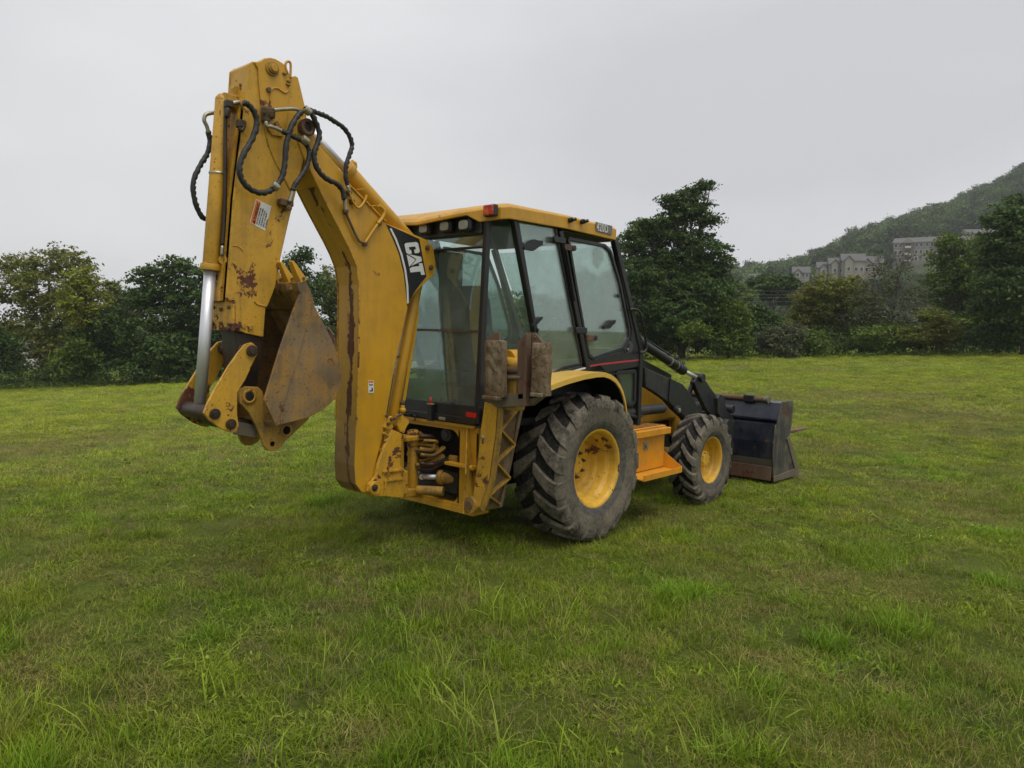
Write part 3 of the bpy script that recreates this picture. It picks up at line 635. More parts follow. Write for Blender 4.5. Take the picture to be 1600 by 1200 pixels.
# power lines and a lamp post between the meadow and the hill
simple('cable', (.22, .23, .24), .6)
simple('pole_grey', (.33, .33, .32), .7)
for j, (x0, y0, x1, y1) in enumerate(((1130, 449, 1262, 451), (1130, 455, 1262, 457), (1130, 462, 1262, 459), (1130, 468, 1262, 466), (1150, 475, 1262, 472))):
    D = 88; a = CAM+ray(x0-60, y0)*D; b = CAM+ray(x1+80, y1)*D; mdp = (a+b)/2-Vector((0, 0, .35))
    o = MB().tube(smooth_path([a, mdp, b], 8), .009, 5).build('power_line', M['cable']); tag(o, ('topmost', 'second highest', 'middle', 'second lowest', 'lowest')[j]+' of the pale power lines strung in front of the hill', 'power line', 'power lines')
for j, px in enumerate((1070, 1342)):
    b = spot(px, 88); z = gz(b.x, b.y); lp = empty('utility_pole', (b.x, b.y, z)); tag(lp, ('utility pole hidden behind the very tall tree', 'utility pole hidden behind the bare tree')[j], 'utility pole')
    MB().cyl((0, 0, -1), (0, 0, 7.4), .14, 8, .10).build('pole', M['bark'], lp); MB().box((0, 0, 7.0), (2.2, .12, .14)).box((0, 0, 6.0), (2.2, .12, .14)).build('crossarm', M['bark'], lp)
b = spot(1183, 120); z = gz(b.x, b.y); lp = empty('street_lamp', (b.x, b.y, z)); tag(lp, 'thin grey street lamp with curved arm among the distant trees', 'street lamp')
H = z_px(1183, 465, 120)-z
MB().tube(smooth_path([(0, 0, -1), (0, 0, H*.6), (0, 0, H-.4), (.2, 0, H), (.8, 0, H+.05)], 4), .07, 8).build('pole', M['pole_grey'], lp); MB().box((1.0, 0, H), (.6, .25, .12)).build('lamp_head', M['trim_white'], lp)
# pale shed glimpsed under the left trees
b = spot(22, 84); z = gz(b.x, b.y); s_ = empty('shed', (b.x, b.y, z), YAW-math.pi/2); tag(s_, 'pale grey shed glimpsed under the trees at the far left edge', 'shed')
MB().box((0, 0, 1.0), (6, 3, 2.8)).build('wall', M['trim_white'], s_); rf = MB().prism([(-1.8, 2.4), (1.8, 2.4), (0, 3.1)], -3.2, 3.2); rf.v = [(y, x, zz) for x, y, zz in rf.v]; rf.build('roof', M['shingle_grey'], s_)
o = MB().box((-1, -1.56, .8), (1, .06, 2)).build('door', M['stone_brown'], s_)

# ================================================================ HAZE
HZ = True
if HZ:
    hz = MB().box2((-1180, -1180, -16), (1180, 1180, 200)).build('haze', [])
    hm = bpy.data.materials.new('haze'); hm.use_nodes = True; nt = hm.node_tree; nt.nodes.clear()
    ho = nt.nodes.new('ShaderNodeOutputMaterial'); pv = nt.nodes.new('ShaderNodeVolumePrincipled')
    pv.inputs['Color'].default_value = (.88, .92, 1, 1); pv.inputs['Density'].default_value = .00033; pv.inputs['Anisotropy'].default_value = .2
    nt.links.new(pv.outputs[0], ho.inputs['Volume']); hz.data.materials.clear(); hz.data.materials.append(hm); tag(hz, kind='stuff')
    hz.display_type = 'WIRE'
# ================================================================ MACHINE MATERIALS
YEL = (.570, .295, .018)
M['yellow'] = paint('yellow', YEL, rust=.10, dirt=.30, rough=.40, spots=.3)
M['yellow_boom'] = paint('yellow_boom', (.575, .300, .014), rust=.12, dirt=.34, rough=.38, spots=.15, seed=3, edge=.25)
M['yellow_worn'] = paint('yellow_worn', (.58, .315, .022), rust=.56, dirt=.5, rough=.48, spots=.7, seed=7, edge=.6)
M['yellow_old'] = paint('yellow_old', (.50, .27, .028), rust=.55, dirt=.85, rough=.6, spots=.8, seed=13, edge=.8)
M['yellow_dirty'] = paint('yellow_dirty', (.42, .235, .028), rust=.35, dirt=1.0, rough=.62, spots=.8, seed=17, dirtcol=(.10, .068, .035))
M['orange'] = paint('orange', (.68, .285, .010), rust=.1, dirt=.38, rough=.42, seed=5)
M['yellow_rim'] = paint('yellow_rim', (.66, .38, .028), rust=.46, dirt=.55, rough=.5, spots=.4, seed=21)
M['yellow_fender'] = paint('yellow_fender', (.68, .42, .07), rust=.0, dirt=.15, rough=.38, seed=31)
M['black_paint'] = paint('black_paint', (.009, .010, .012), rust=0, dirt=.14, rough=.36, dirtcol=(.07, .062, .052))
M['black_dirty'] = paint('black_dirty', (.012, .013, .015), rust=0, dirt=.42, rough=.5, dirtcol=(.09, .078, .062), seed=4)
M['navy'] = paint('navy', (.010, .013, .026), rust=.08, dirt=.42, rough=.34, dirtcol=(.075, .07, .062), seed=9, spots=.4)
M['bucket_steel'] = paint('bucket_steel', (.19, .128, .066), rust=.15, dirt=1.0, rough=.42, dirtcol=(.38, .195, .032), seed=2, spots=.9, var=.45)
M['bucket_inside'] = paint('bucket_inside', (.24, .135, .038), rust=.5, dirt=1.0, rough=.8, dirtcol=(.05, .030, .014), seed=12, spots=.8, var=.3)
M['side_worn'] = paint('side_worn', (.030, .030, .030), rust=.15, dirt=1.0, rough=.55, dirtcol=(.17, .14, .10), seed=51, spots=.6, var=.3)
M['mud_shade'] = paint('mud_shade', (.125, .078, .034), rust=.4, dirt=1.0, rough=.85, dirtcol=(.24, .19, .12), seed=6, spots=1, var=.3)
M['grease'] = paint('grease', (.022, .014, .010), rust=.5, dirt=.9, rough=.42, dirtcol=(.07, .035, .012), seed=8, var=.3)
M['pad'] = paint('pad', (.135, .088, .040), rust=.3, dirt=1.0, rough=.9, dirtcol=(.27, .22, .15), seed=41, spots=1.2, var=.35)
M['rust_steel'] = paint('rust_steel', (.11, .06, .035), rust=.6, dirt=.8, rough=.75, dirtcol=(.17, .12, .075), seed=19, var=.3)
M['foot_steel'] = paint('foot_steel', (.14, .12, .09), rust=.35, dirt=.8, rough=.6, dirtcol=(.12, .08, .04), seed=23, var=.2)
t = NT('chrome'); n_ = t.noise(t.obj((6, 6, 1)), 9, 5, .6); M['chrome'] = t.pr(t.mix(n_, (.60, .61, .64), (.76, .77, .80)), t.mapr(n_, .3, .7, .38, .50), .65)
t = NT('fitting'); n_ = t.noise(t.obj(), 20, 5, .6); M['fitting'] = t.pr(t.mix(n_, (.24, .21, .13), (.46, .44, .36)), .42, .7)
t = NT('hose_rubber'); n_ = t.noise(t.obj(), 70, 4, .6); M['hose'] = t.pr(t.mix(n_, (.010, .010, .011), (.028, .027, .026)), .5, 0, n_, .5, .006)
t = NT('rubber'); co = t.obj(); a_ = t.noise(co, 5, 8, .7); b_ = t.noise(co, 32, 6, .7)
fac = t.mapr(t.math('ADD', t.math('MULTIPLY', a_, .6), t.math('MULTIPLY', b_, .5)), .36, .66, 0, 1)
M['rubber'] = t.pr(t.mix(fac, (.036, .033, .029), (.185, .158, .115)), .88, 0, b_, .35, .006, .25)
t = NT('rubber_tread'); co = t.obj(); a_ = t.noise(co, 7, 8, .72); b_ = t.noise(co, 45, 6, .7)
fac = t.mapr(t.math('ADD', t.math('MULTIPLY', a_, .75), t.math('MULTIPLY', b_, .35)), .42, .66, 0, 1)
M['tread'] = t.pr(t.mix(fac, (.018, .016, .014), (.205, .178, .135)), .85, 0, b_, .5, .008, .25)
t = NT('rubber_dark'); co = t.obj(); b_ = t.noise(co, 30, 7, .7); M['rubber_dark'] = t.pr(t.mix(t.ramp(b_, .45, .75), (.012, .012, .012), (.055, .05, .04)), .85, 0, b_, .4, .006, .2)
t = NT('rubber_ring'); b_ = t.noise(t.obj(), 14, 6, .7); M['rubber_ring'] = t.pr(t.mix(t.ramp(b_, .3, .75), (.038, .037, .036), (.15, .135, .11)), .8, 0, b_, .2, .004, .25)
def glass(name, tint, refl=1.0, film=.10):
    t = NT(name); tr = t.n('ShaderNodeBsdfTransparent', Color=(*tint, 1)); gl = t.n('ShaderNodeBsdfGlossy', Color=(.95, 1, .98, 1), Roughness=.02)
    fr = t.n('ShaderNodeFresnel', IOR=1.5); f = t.math('MULTIPLY', fr.outputs[0], refl, clamp=True)
    df = t.n('ShaderNodeBsdfDiffuse', Color=(.42, .46, .42, 1)); dust_haze = t.noise(t.obj(), 3.5, 8, .7)
    m0 = t.n('ShaderNodeMixShader', Fac=t.mapr(dust_haze, .3, .75, film*.35, film*1.8), i1=tr.outputs[0], i2=df.outputs[0])  # dust film also paints a milky, haze-like brightening onto the panes
    m1 = t.n('ShaderNodeMixShader', Fac=f, i1=m0.outputs[0], i2=gl.outputs[0]); t.t.links.new(m1.outputs[0], t.out.inputs[0]); M[name] = t.m
glass('glass', (.82, .92, .895), .28, .12)
glass('glass_side', (.84, .925, .905), .7, .22)
glass('glass_clear', (.85, .93, .905), .28, .07)
t = NT('red_plastic'); M['red'] = t.pr((.50, .012, .010), .3)
t = NT('lamp_red'); n_ = t.noise(t.obj(), 22, 3); M['lamp_red'] = t.pr(t.mix(t.ramp(n_, .4, .6), (.35, .012, .012), (.62, .12, .03)), .25)
t = NT('lamp_glass'); n_ = t.noise(t.obj(), 60, 4); M['lamp_glass'] = t.pr(t.mix(n_, (.16, .17, .13), (.34, .35, .30)), .25, .1)
simple('white_print', (.66, .66, .63), .5, var=.06, scale=30)
simple('black_print', (.012, .012, .015), .4)
simple('red_print', (.46, .035, .04), .45)
simple('orange_print', (.75, .17, .02), .5)
simple('grey_print', (.16, .15, .14), .5)
simple('cab_trim', (.055, .058, .058), .7)
simple('cab_grey', (.16, .175, .17), .8)
simple('seat_fabric', (.05, .055, .06), .85)
simple('dark_cavity', (.009, .008, .007), .95, bump=.3, spec=.08)  # near-black colour paints in the shade of cavities and openings
simple('blue_tag', (.10, .22, .55), .5)

# ================================================================ BACKHOE LOADER
BH = empty('backhoe_loader'); tag(BH, 'yellow backhoe loader with its digging arm folded up behind the black framed cab', 'backhoe loader')
def P3(px, py, y): return at(px, py, 'Y', y)
def bolt(parent, pos, r=.016, h=.014, ax=(0, -1, 0), mat='rust_steel', name='bolt'):
    p = Vector(pos); a = Vector(ax).normalized(); return MB().cyl(p, p+a*h, r, 6).build(name, M[mat], parent, .002)
def pin(parent, px, py, y, r, l, mat='grease', name='pin', side=-1):
    """round pin head standing proud of the plane Y=y"""
    c = P3(px, py, y) if not isinstance(px, Vector) else px
    b = MB(); b.cyl(c, c+Vector((0, side*l, 0)), r, 24); b.cyl(c+Vector((0, side*l, 0)), c+Vector((0, side*(l+.008), 0)), r*.62, 20)
    return b.build(name, M[mat], parent, .003)
def uv_plate(pts, o, U, V, y, th=-.0025):
    """(u, v) outline laid on the plane Y=y through picture basis o, U, V"""
    return [P3(o[0]+u*U[0]+v*V[0], o[1]+u*U[1]+v*V[1], y) for u, v in pts]
def lettering(body, o, U, V, y, mat, parent, name='lettering', size=1.0, bold=0.0, sx=1.0, plane='Y'):
    """text set along picture basis; U spans one em along the line, V one em up"""
    cu = bpy.data.curves.new(name, 'FONT'); cu.body = body; cu.size = size; cu.offset = bold; cu.resolution_u = 3; cu.space_line = .95
    tmp = bpy.data.objects.new(name, cu); COL.objects.link(tmp); dg = bpy.context.evaluated_depsgraph_get(); dg.update()
    me = bpy.data.meshes.new_from_object(tmp.evaluated_get(dg)); bpy.data.objects.remove(tmp)
    for v in me.vertices:
        v.co = P3(o[0]+v.co.x*sx*U[0]+v.co.y*V[0], o[1]+v.co.x*sx*U[1]+v.co.y*V[1], y)
    me.materials.clear(); me.materials.append(mat); me.name = name
    ob = link_mesh(name, me, parent); md = ob.modifiers.new('thickness', 'SOLIDIFY'); md.thickness = .0012; md.offset = 0
    return ob

# ---------------------------------------------------------------- wheels
def lug_ring(b, c, R0, R1, half, n, sweep, wid, side_drop, ph=0.0, jit=0.0):
    for s in (-1, 1):
        for k in range(n):
            a0 = 2*math.pi*(k+(0 if s < 0 else .5)+ph)/n
            # stations: (y offset, top radius, base radius, angle)
            st = [(.00*half, R1, R0-.01, -sweep), (.30*half, R1, R0-.01, -sweep*.62), (.62*half, R1-.004, R0-.01, -sweep*.26), (.93*half, R1-.016, R0-.03, 0.0), (1.03*half, R1-.05, R0-.06, .02), (1.045*half, R0-side_drop, R0-side_drop-.02, .03)]
            v = []
            for (yo, rt, rb, an) in st:
                wv = wid*(.75+.5*(yo/half)); an = a0-an*-1
                for (r_, w_) in ((rb, wv*.62), (rt, wv*.5), (rt, -wv*.5), (rb, -wv*.62)):
                    th = an+w_/R1
                    v.append((c[0]+r_*math.cos(th), c[1]+s*yo, c[2]+r_*math.sin(th)))
            f = []
            for i in range(len(st)-1):
                for j in range(3): f.append((i*4+j, i*4+j+1, (i+1)*4+j+1, (i+1)*4+j))
            f += [(0, 1, 2, 3), tuple(len(v)-4+q for q in (3, 2, 1, 0))]
            b.add(v, f)
def crease(pr):
    out = [pr[0]]
    for i in range(1, len(pr)-1):
        p, a, c = Vector(pr[i]), Vector(pr[i-1]), Vector(pr[i+1])
        out += [tuple(p+(a-p)*min(.3, .002/max(1e-6, (a-p).length))), tuple(p+(c-p)*min(.3, .002/max(1e-6, (c-p).length)))]
    return out+[pr[-1]]
def dark_band(b, k0, n):
    rows = len(b.mi)//n
    for i in range(rows):
        for j in range(n):
            if k0 <= i < rows-k0: b.mi[i*n+j] = 2
            elif i < 2 or i >= rows-2: b.mi[i*n+j] = 3
def rear_wheel(side):
    c = Vector((0, side*.865, .621)); o = side
    w = empty('rear_wheel'); w.parent = BH
    b = MB(); prof = [(.330, .190), (.345, .205), (.40, .222), (.47, .236), (.53, .240), (.57, .228), (.594, .200), (.600, .12), (.602, 0)]
    full = [(r, o*y) for r, y in prof] + [(r, -o*y) for r, y in prof[::-1][1:]]
    b.cur = 0; b.lathe(full, c, n=96); dark_band(b, 6, 96); b.cur = 1; lug_ring(b, c, .598, .630, .232, 17, .27, .112, .062)
    b.build('tyre', [M['rubber'], M['tread'], M['rubber_dark'], M['rubber_ring']], w, .006)
    b = MB(); b.lathe(crease([(.318, .170), (.338, .178), (.343, .190), (.336, .197), (.318, .192), (.300, .170), (.297, .115), (.264, .09), (.256, .02), (.228, .004), (.222, -.035), (.206, -.05), (.19, -.056), (.175, -.050), (.10, -.050), (.0, -.050)]) if o > 0 else
        crease([(.318, -.170), (.338, -.178), (.343, -.190), (.336, -.197), (.318, -.192), (.300, -.170), (.297, -.115), (.264, -.09), (.256, -.02), (.228, -.004), (.222, .035), (.206, .05), (.19, .056), (.175, .050), (.10, .050), (.0, .050)]), c, n=64)
    b.build('rim', M['yellow_rim'], w)
    hb = MB().cyl(c+Vector((0, -o*.06, 0)), c+Vector((0, -o*.012, 0)), .078, 32, .068).build('hub', M['yellow_rim'], w, .004)
    for k in range(8):
        a = 2*math.pi*(k+.3)/8; p = c+Vector((.112*math.cos(a), -o*.049, .112*math.sin(a)))
        MB().cyl(p, p+Vector((0, o*.022, 0)), .017, 6).cyl(p+Vector((0, o*.022, 0)), p+Vector((0, o*.04, 0)), .009, 8).build('wheel_nut', M['rust_steel'], w, .002)
    return w
def front_wheel(side):
    c = Vector((2.1, side*.93, .452)); o = side; w = empty('front_wheel'); w.parent = BH
    b = MB(); prof = [(.245, .118), (.262, .135), (.31, .150), (.365, .156), (.41, .148), (.436, .125), (.443, .07), (.445, 0)]
    full = [(r, o*y) for r, y in prof] + [(r, -o*y) for r, y in prof[::-1][1:]]
    b.cur = 0; b.lathe(full, c, n=80); dark_band(b, 5, 80); b.cur = 1; lug_ring(b, c, .440, .477, .150, 17, .34, .062, .045, .3)
    b.build('tyre', [M['rubber'], M['tread'], M['rubber_dark'], M['rubber_ring']], w, .005)
    q = [(.235, .100), (.250, .108), (.254, .118), (.247, .124), (.234, .118), (.222, .10), (.217, .05), (.205, .03), (.200, -.02), (.18, -.03), (.10, -.03), (0, -.03)]
    MB().lathe(crease([(r, o*y) for r, y in q]), c, n=56).build('rim', M['yellow_rim'], w)
    hb = MB(); hb.cyl(c+Vector((0, -o*.03, 0)), c+Vector((0, o*.05, 0)), .095, 32, .088); hb.cyl(c+Vector((0, o*.05, 0)), c+Vector((0, o*.062, 0)), .07, 28, .06)
    hb.build('hub', M['yellow_rim'], w, .004)
    for k in range(8):
        a = 2*math.pi*(k+.3)/8; p = c+Vector((.072*math.cos(a), o*.052, .072*math.sin(a)))
        MB().cyl(p, p+Vector((0, o*.014, 0)), .010, 6).build('wheel_nut', M['yellow_rim'], w)
    return w
for s in (-1, 1): rear_wheel(s); front_wheel(s)

# ---------------------------------------------------------------- chassis
b = MB(); b.box2((-.95, -.36, .42), (2.65, .36, .78)); b.box2((-.30, -.62, .50), (.25, .62, .74)); b.build('main_frame', M['black_dirty'], BH, .01)
b = MB(); b.cyl((0, -.80, .615), (0, .80, .615), .13, 24); b.cyl((0, -.62, .615), (0, -.45, .615), .20, 24); b.cyl((0, .62, .615), (0, .45, .615), .20, 24); b.build('rear_axle', M['black_dirty'], BH)
b = MB(); b.cyl((2.1, -.86, .45), (2.1, .86, .45), .075, 20); b.box((2.1, 0, .46), (.3, .34, .26)); b.build('front_axle', M['yellow_dirty'], BH, .01)
b = MB(); b.box2((.62, -.60, .80), (1.36, .60, .98)); b.box2((1.05, -.52, .42), (1.34, .52, .80)); b.build('side_body', M['yellow'], BH, .012)
b = MB(); b.box2((-.95, -.62, .60), (.95, .62, 1.30)); b.box2((-.66, -.74, 1.06), (.3, .74, 1.22)); b.build('wheel_well', M['dark_cavity'], BH)
# hood
hp = [(1.10, 1.00), (1.10, 1.62), (1.35, 1.56), (2.25, 1.30), (2.62, 1.14), (2.74, .95), (2.76, .62), (2.4, .60), (2.4, .80), (1.8, .80), (1.3, .80)]
b = MB().prism(hp, -.44, .44); b.build('engine_hood', M['yellow'], BH, .03)
hb = MB().prism([(1.11, 1.45), (1.11, 1.635), (1.36, 1.575), (2.26, 1.312), (2.26, 1.20)], -.452, -.442); hd = hb.build('hood_panel', M['black_paint'], BH, .003)
MB().prism([(1.11, 1.485), (1.11, 1.502), (2.24, 1.245), (2.24, 1.230)], -.4555, -.4525).build('stripe', M['red_print'], hd)
# step and tool box
sx0, sx1 = .64, 1.34
b = MB(); b.plate([(sx0, -.70, .86), (sx1, -.70, .86), (sx1, -.93, .86), (sx0, -.93, .86)], (0, 0, .012))
b.prism([(sx0, .80), (sx0, .86), (sx1, .86), (sx1, .80)], -.945, -.93)
b.box2((sx0, -.925, .46), (sx1-.01, -.70, .80)); b.box2((sx0+.01, -.99, .795), (sx1, -.93, .858))
tb = b.build('tool_box', M['orange'], BH, .012)
b = MB(); b.plate([(sx0, -.93, .455), (sx1+.04, -.90, .455), (sx1+.05, -1.10, .430), (sx0+.05, -1.10, .430)], (0, 0, -.012))
b.plate([(sx0+.05, -1.10, .43), (sx1+.05, -1.10, .43), (sx1+.05, -1.10, .475), (sx0+.05, -1.10, .475)], (0, .010, 0))
b.plate([(sx1+.045, -1.10, .43), (sx1-.01, -.90, .44), (sx1-.01, -.915, .62), (sx1+.045, -1.10, .475)], (.006, .004, 0)); b.build('step_tray', M['orange'], BH, .003)
b = MB()
for k in range(22):
    x = sx0+.02+k*(sx1-sx0-.04)/21
    for yy in (-.74, -.79, -.84, -.89): b.cyl((x, yy, .871), (x, yy, .878), .009, 6)
tr_ = b.build('step_tread', M['rust_steel'], BH); tr_['kind'] = 'stuff'
lt = MB().box((.98, -.928, .70), (.075, .012, .075)).build('latch', M['fitting'], tb, .004); MB().cyl((.98, -.934, .70), (.98, -.95, .70), .018, 12).build('latch_knob', M['fitting'], tb)
# front frame nose
b = MB(); b.box2((2.40, -.36, .50), (2.80, .36, .98)); b.build('front_frame', M['black_paint'], BH, .02)

# ---------------------------------------------------------------- rear frame (swing support)
X0 = -1.0
def PX_(px, py, x): return at(px, py, 'X', x)
b = MB(); yl = -.40
b.box2((X0, -.62, .955), (X0+.14, .62, 1.0)); b.box2((X0-.03, -.60, .99), (X0+.35, .60, 1.015))
for s in (-1, 1):
    b.box2((X0, s*.40, .36), (X0+.012, s*.62, .955)); b.box2((X0, s*.40, .36), (X0+.20, s*.42, .955)); b.box2((X0, s*.60, .36), (X0+.20, s*.62, .955))
    # rounded inner corners of the opening
    for (cz, sg) in ((.955, -1), (.36, 1)):
        pts = [(s*.41, cz)] + [(s*(.41-.10*(1-math.sin(a))), cz+sg*.10*(1-math.cos(a))) for a in np.linspace(0, math.pi/2, 6)]
        b.plate([(X0+.001, y, z) for y, z in pts], (.011, 0, 0))
b.box2((X0-.02, -.60, .30), (X0+.16, .60, .345)); b.box2((X0-.012, -.62, .345), (X0+.02, .62, .37))
b.box2((X0-.055, -.62, .675), (X0+.02, -.30, .70)); b.box2((X0-.055, .62, .675), (X0+.02, .30, .70))
fr_ = b.build('rear_frame', M['yellow'], BH, .006)
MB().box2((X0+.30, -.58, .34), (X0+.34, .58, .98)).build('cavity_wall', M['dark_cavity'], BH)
for s in (-1, 1):
    w_ = MB().plate([(X0-.02, s*.505, 1.0), (X0-.10, s*.58, .74), (X0-.14, s*.62, .66), (X0-.10, s*.575, .52), (X0-.14, s*.60, .34), (X0+.0, s*.60, .34), (X0+.0, s*.505, 1.0)], (0, s*.015, 0)).build('wing_plate', M['yellow_worn'], BH, .003)
    bolt(w_, (X0-.09, s*.635, .70), .022, .02, (0, s, 0), 'yellow')
# swing cylinders, hoses in the cavity
for s in (-1, 1):
    b = MB(); b.cyl((X0+.12, s*.36, .54), (X0+.06, s*.16, .535), .052, 24); b.cyl((X0+.065, s*.175, .535), (X0+.055, s*.135, .534), .066, 24)
    sc_ = b.build('swing_cylinder', M['yellow_dirty'], BH, .004); MB().cyl((X0+.058, s*.15, .535), (X0-.04, s*-.02, .53), .024, 16).build('rod', M['chrome'], sc_)
r = random.Random(3)
for k in range(20):
    y0 = -.38+.025*k*r.uniform(.5, 1.2); z0 = .93-.03*r.uniform(0, 5); y1 = r.uniform(-.16, .06); z1 = .60+.015*k
    pts = smooth_path([(X0+.22, y0, z0), (X0+.13, y0+.08, z0-.05*r.uniform(.3, 2)), (X0+.05, (y0+y1)/2, (z0+z1)/2-.03), (X0+.0, y1, z1), (X0-.10, y1+.05, z1+.01)], 4)
    MB().tube(pts, r.choice((.012, .015, .018)), 8).build('hydraulic_hose', M['yellow_dirty' if k % 3 else 'grease'], BH)
b = MB(); b.cyl((X0+.12, -.23, .90), (X0+.02, -.23, .90), .055, 20); b.cyl((X0+.02, -.23, .90), (X0+.005, -.23, .90), .036, 20); b.build('relief_valve', M['black_dirty'], BH, .003)
b = MB(); b.box2((X0+.05, -.40, .64), (X0+.16, -.02, .67)); b.box2((X0+.02, -.36, .70), (X0+.08, -.27, .74)); b.build('hose_bracket', M['yellow_dirty'], BH, .004)

# ---------------------------------------------------------------- swing casting (kingpost)
kp = XZ([(613, 671), (600, 698), (590, 726), (586, 745), (576, 756), (574, 768), (583, 776), (600, 776), (630, 779), (634, 760), (632, 735), (626, 728), (627, 700), (629, 678)], -.16)
b = MB().prism(kp, -.165, -.135); b.prism(kp, .135, .165)
q = XZ([(618, 735), (618, 772), (636, 772), (636, 735)], -.12); b.prism(q, -.135, .135)
b.box2((X0-.22, -.03, .38), (X0-.02, .12, .44)); b.box2((X0-.22, -.03, .84), (X0-.02, .12, .88)); b.box2((X0-.30, .02, .40), (X0-.20, .13, .90))
b.cyl((X0-.08, .05, .36), (X0-.08, .05, .92), .045, 24)
sw = b.build('swing_casting', M['yellow_worn'], BH, .008)
for (u0, v0, u1, v1) in ((598, 737, 632, 734), (600, 752, 630, 748), (600, 775, 603, 752)):
    MB().beam(P3(u0, v0, -.172), P3(u1, v1, -.172), .016, .012, (0, 1, 0)).build('cast_rib', M['yellow_worn'], sw, .002)
MB().cyl((X0-.13, -.06, .44), (X0-.02, -.26, .445), .038, 20).build('swing_knuckle', M['yellow_dirty'], BH, .004)
c = P3(584, 762, -.165); b = MB().cyl(c, c+Vector((0, -.03, 0)), .052, 28); b.cyl(c+Vector((0, .30, 0)), c+Vector((0, .36, 0)), .052, 28); pb = b.build('boom_pivot', M['yellow_worn'], sw, .004)
pin(sw, 585, 762, -.195, .026, .012)

# ---------------------------------------------------------------- boom
YB = -.13
left = [(554, 728), (555, 700), (557, 660), (559, 600), (560.5, 550), (561, 500), (561.5, 470), (561, 445), (557, 416), (549, 395), (540, 376), (527, 351), (510, 318), (497, 291), (485, 266)]
tip = [(474, 244), (467, 226), (462, 208), (466, 192), (476, 183), (487, 189)]
top = [(492, 212), (501, 229), (525, 256), (547, 286), (570, 314), (592, 341), (603, 348.5)]
front = [(655, 369.5), (668, 375), (677, 385), (680, 400), (681.5, 415), (680, 429), (667, 440), (650, 457), (639, 474), (634.5, 495), (630, 516), (624, 543), (617, 575), (609, 620), (603, 655), (597, 688), (588, 722), (586, 748), (594, 760), (590, 772), (578, 774)]
foot = [(565, 769), (556, 757)]
outl = left+tip+top+front+foot
pts = XZ(outl, YB)
b = MB(); b.prism(pts, -.128, .128)
for k in range(2+1, 2+len(left)-1): b.mi[k-1] = 1
b.mi[len(b.mi)-1] = 1; b.mi[-2] = 1
# rust has its own shape down the middle of the boom's back
t = NT('boom_back'); co = t.obj(); sep = t.n('ShaderNodeSeparateXYZ', Vector=co)
yy = t.math('ADD', sep.outputs[1], t.math('MULTIPLY', t.math('SUBTRACT', t.noise(co, 1.6, 4, .6), .5), .24)); ns = t.noise(t.n('ShaderNodeMapping', Vector=co, Scale=(3, 7, .9)).outputs[0], 2.3, 9, .7); n2_ = t.noise(co, 6.0, 8, .7)
band_ = t.mapr(t.math('ABSOLUTE', t.math('ADD', yy, .045)), .0, .075, .22, -.20)
rm = t.mapr(t.math('ADD', t.math('ADD', t.math('MULTIPLY', ns, .85), t.math('MULTIPLY', n2_, .75)), band_), .90, .925, 0, 1)
lowd = t.mapr(t.math('ADD', sep.outputs[2], t.math('MULTIPLY', n2_, .9)), 1.2, 1.75, .8, .0)
base_ = t.mix(t.math('MULTIPLY', t.ramp(ns, .35, .7), .6), (.52, .29, .022, 1), (.33, .18, .03, 1))
base_ = t.mix(lowd, base_, (.11, .065, .03, 1))
rc = t.mix(t.ramp(t.noise(co, 28, 5, .7), .3, .7), (.050, .017, .009, 1), (.14, .050, .018, 1))
M['boom_back'] = t.pr(t.mix(rm, base_, rc), t.mapr(rm, 0, 1, .48, .8), 0, t.math('SUBTRACT', n2_, rm), .15, .004)
boom = b.build('boom', [M['yellow_boom'], M['boom_back']], BH, .007)
# raised edge of the side plates
for s in (-1, 1):
    rim_ = MB()
    for seq in (left[2:], ):
        ps = [Vector((x, s*.131, z)) for x, z in XZ(seq, YB)]
        for i in range(len(ps)-1): rim_.beam(ps[i], ps[i+1], .012, .010, (0, 1, 0))
    rim_.build('edge_weld', M['yellow_worn'], boom, .002)
# decal field with stripe and letters
dec = [(603, 350), (655, 373.5), (666, 432), (657, 443), (648, 455), (641, 468), (636.5, 479), (634.5, 458), (631, 428), (623.5, 397), (613, 371)]
d_ = MB().plate([P3(x, y, -.1288) for x, y in dec], (0, -.0022, 0)).build('decal', M['black_print'], boom)
cl = [(610, 357), (618, 373), (627, 397), (633, 422), (636.3, 447), (637.3, 474)]
L_ = [(x-1.3, y+.3) for x, y in cl]+[(x+1.5, y-.3) for x, y in cl[::-1]]
MB().plate([P3(x, y, -.1312) for x, y in L_], (0, -.0016, 0)).build('stripe', M['white_print'], boom)
o_, U_, V_ = (631.5, 380.5), (.205, .95), (.965, -.10)
Cc = [(2, 0), (15, 0), (17.5, 2.5), (17.5, 8.5), (11.5, 8.5), (11.5, 6), (6.5, 6), (6.5, 16.5), (11.5, 16.5), (11.5, 13.5), (17.5, 13.5), (17.5, 19.5), (15, 22), (2, 22), (-.5, 19.5), (-.5, 2.5)]
A1 = [(19.5, 4), (29, 14.6), (25, 22), (24, 22)]
Aa = [(17.6, 2.2), (24.2, 22), (31.2, 22), (37.0, 3.8), (34.2, 6.6), (31.8, 9.8), (27.5, 14.2), (23.0, 9.4)]
Tr = [(18.2, 0), (38.4, 0), (28.0, 12.2)]
Tt = [(34.5, 22), (53.5, 22), (53.5, 16.2), (47.6, 16.2), (47.6, 0), (41.0, 0), (38.9, 5.4), (38.9, 16.2), (34.5, 16.2)]
for nme_, pp in (('letter_c', Cc), ('letter_a', Aa), ('triangle', Tr), ('letter_t', Tt)):
    MB().plate(uv_plate(pp, o_, U_, V_, -.1312), (0, -.0016, 0)).build(nme_, M['white_print'], boom)
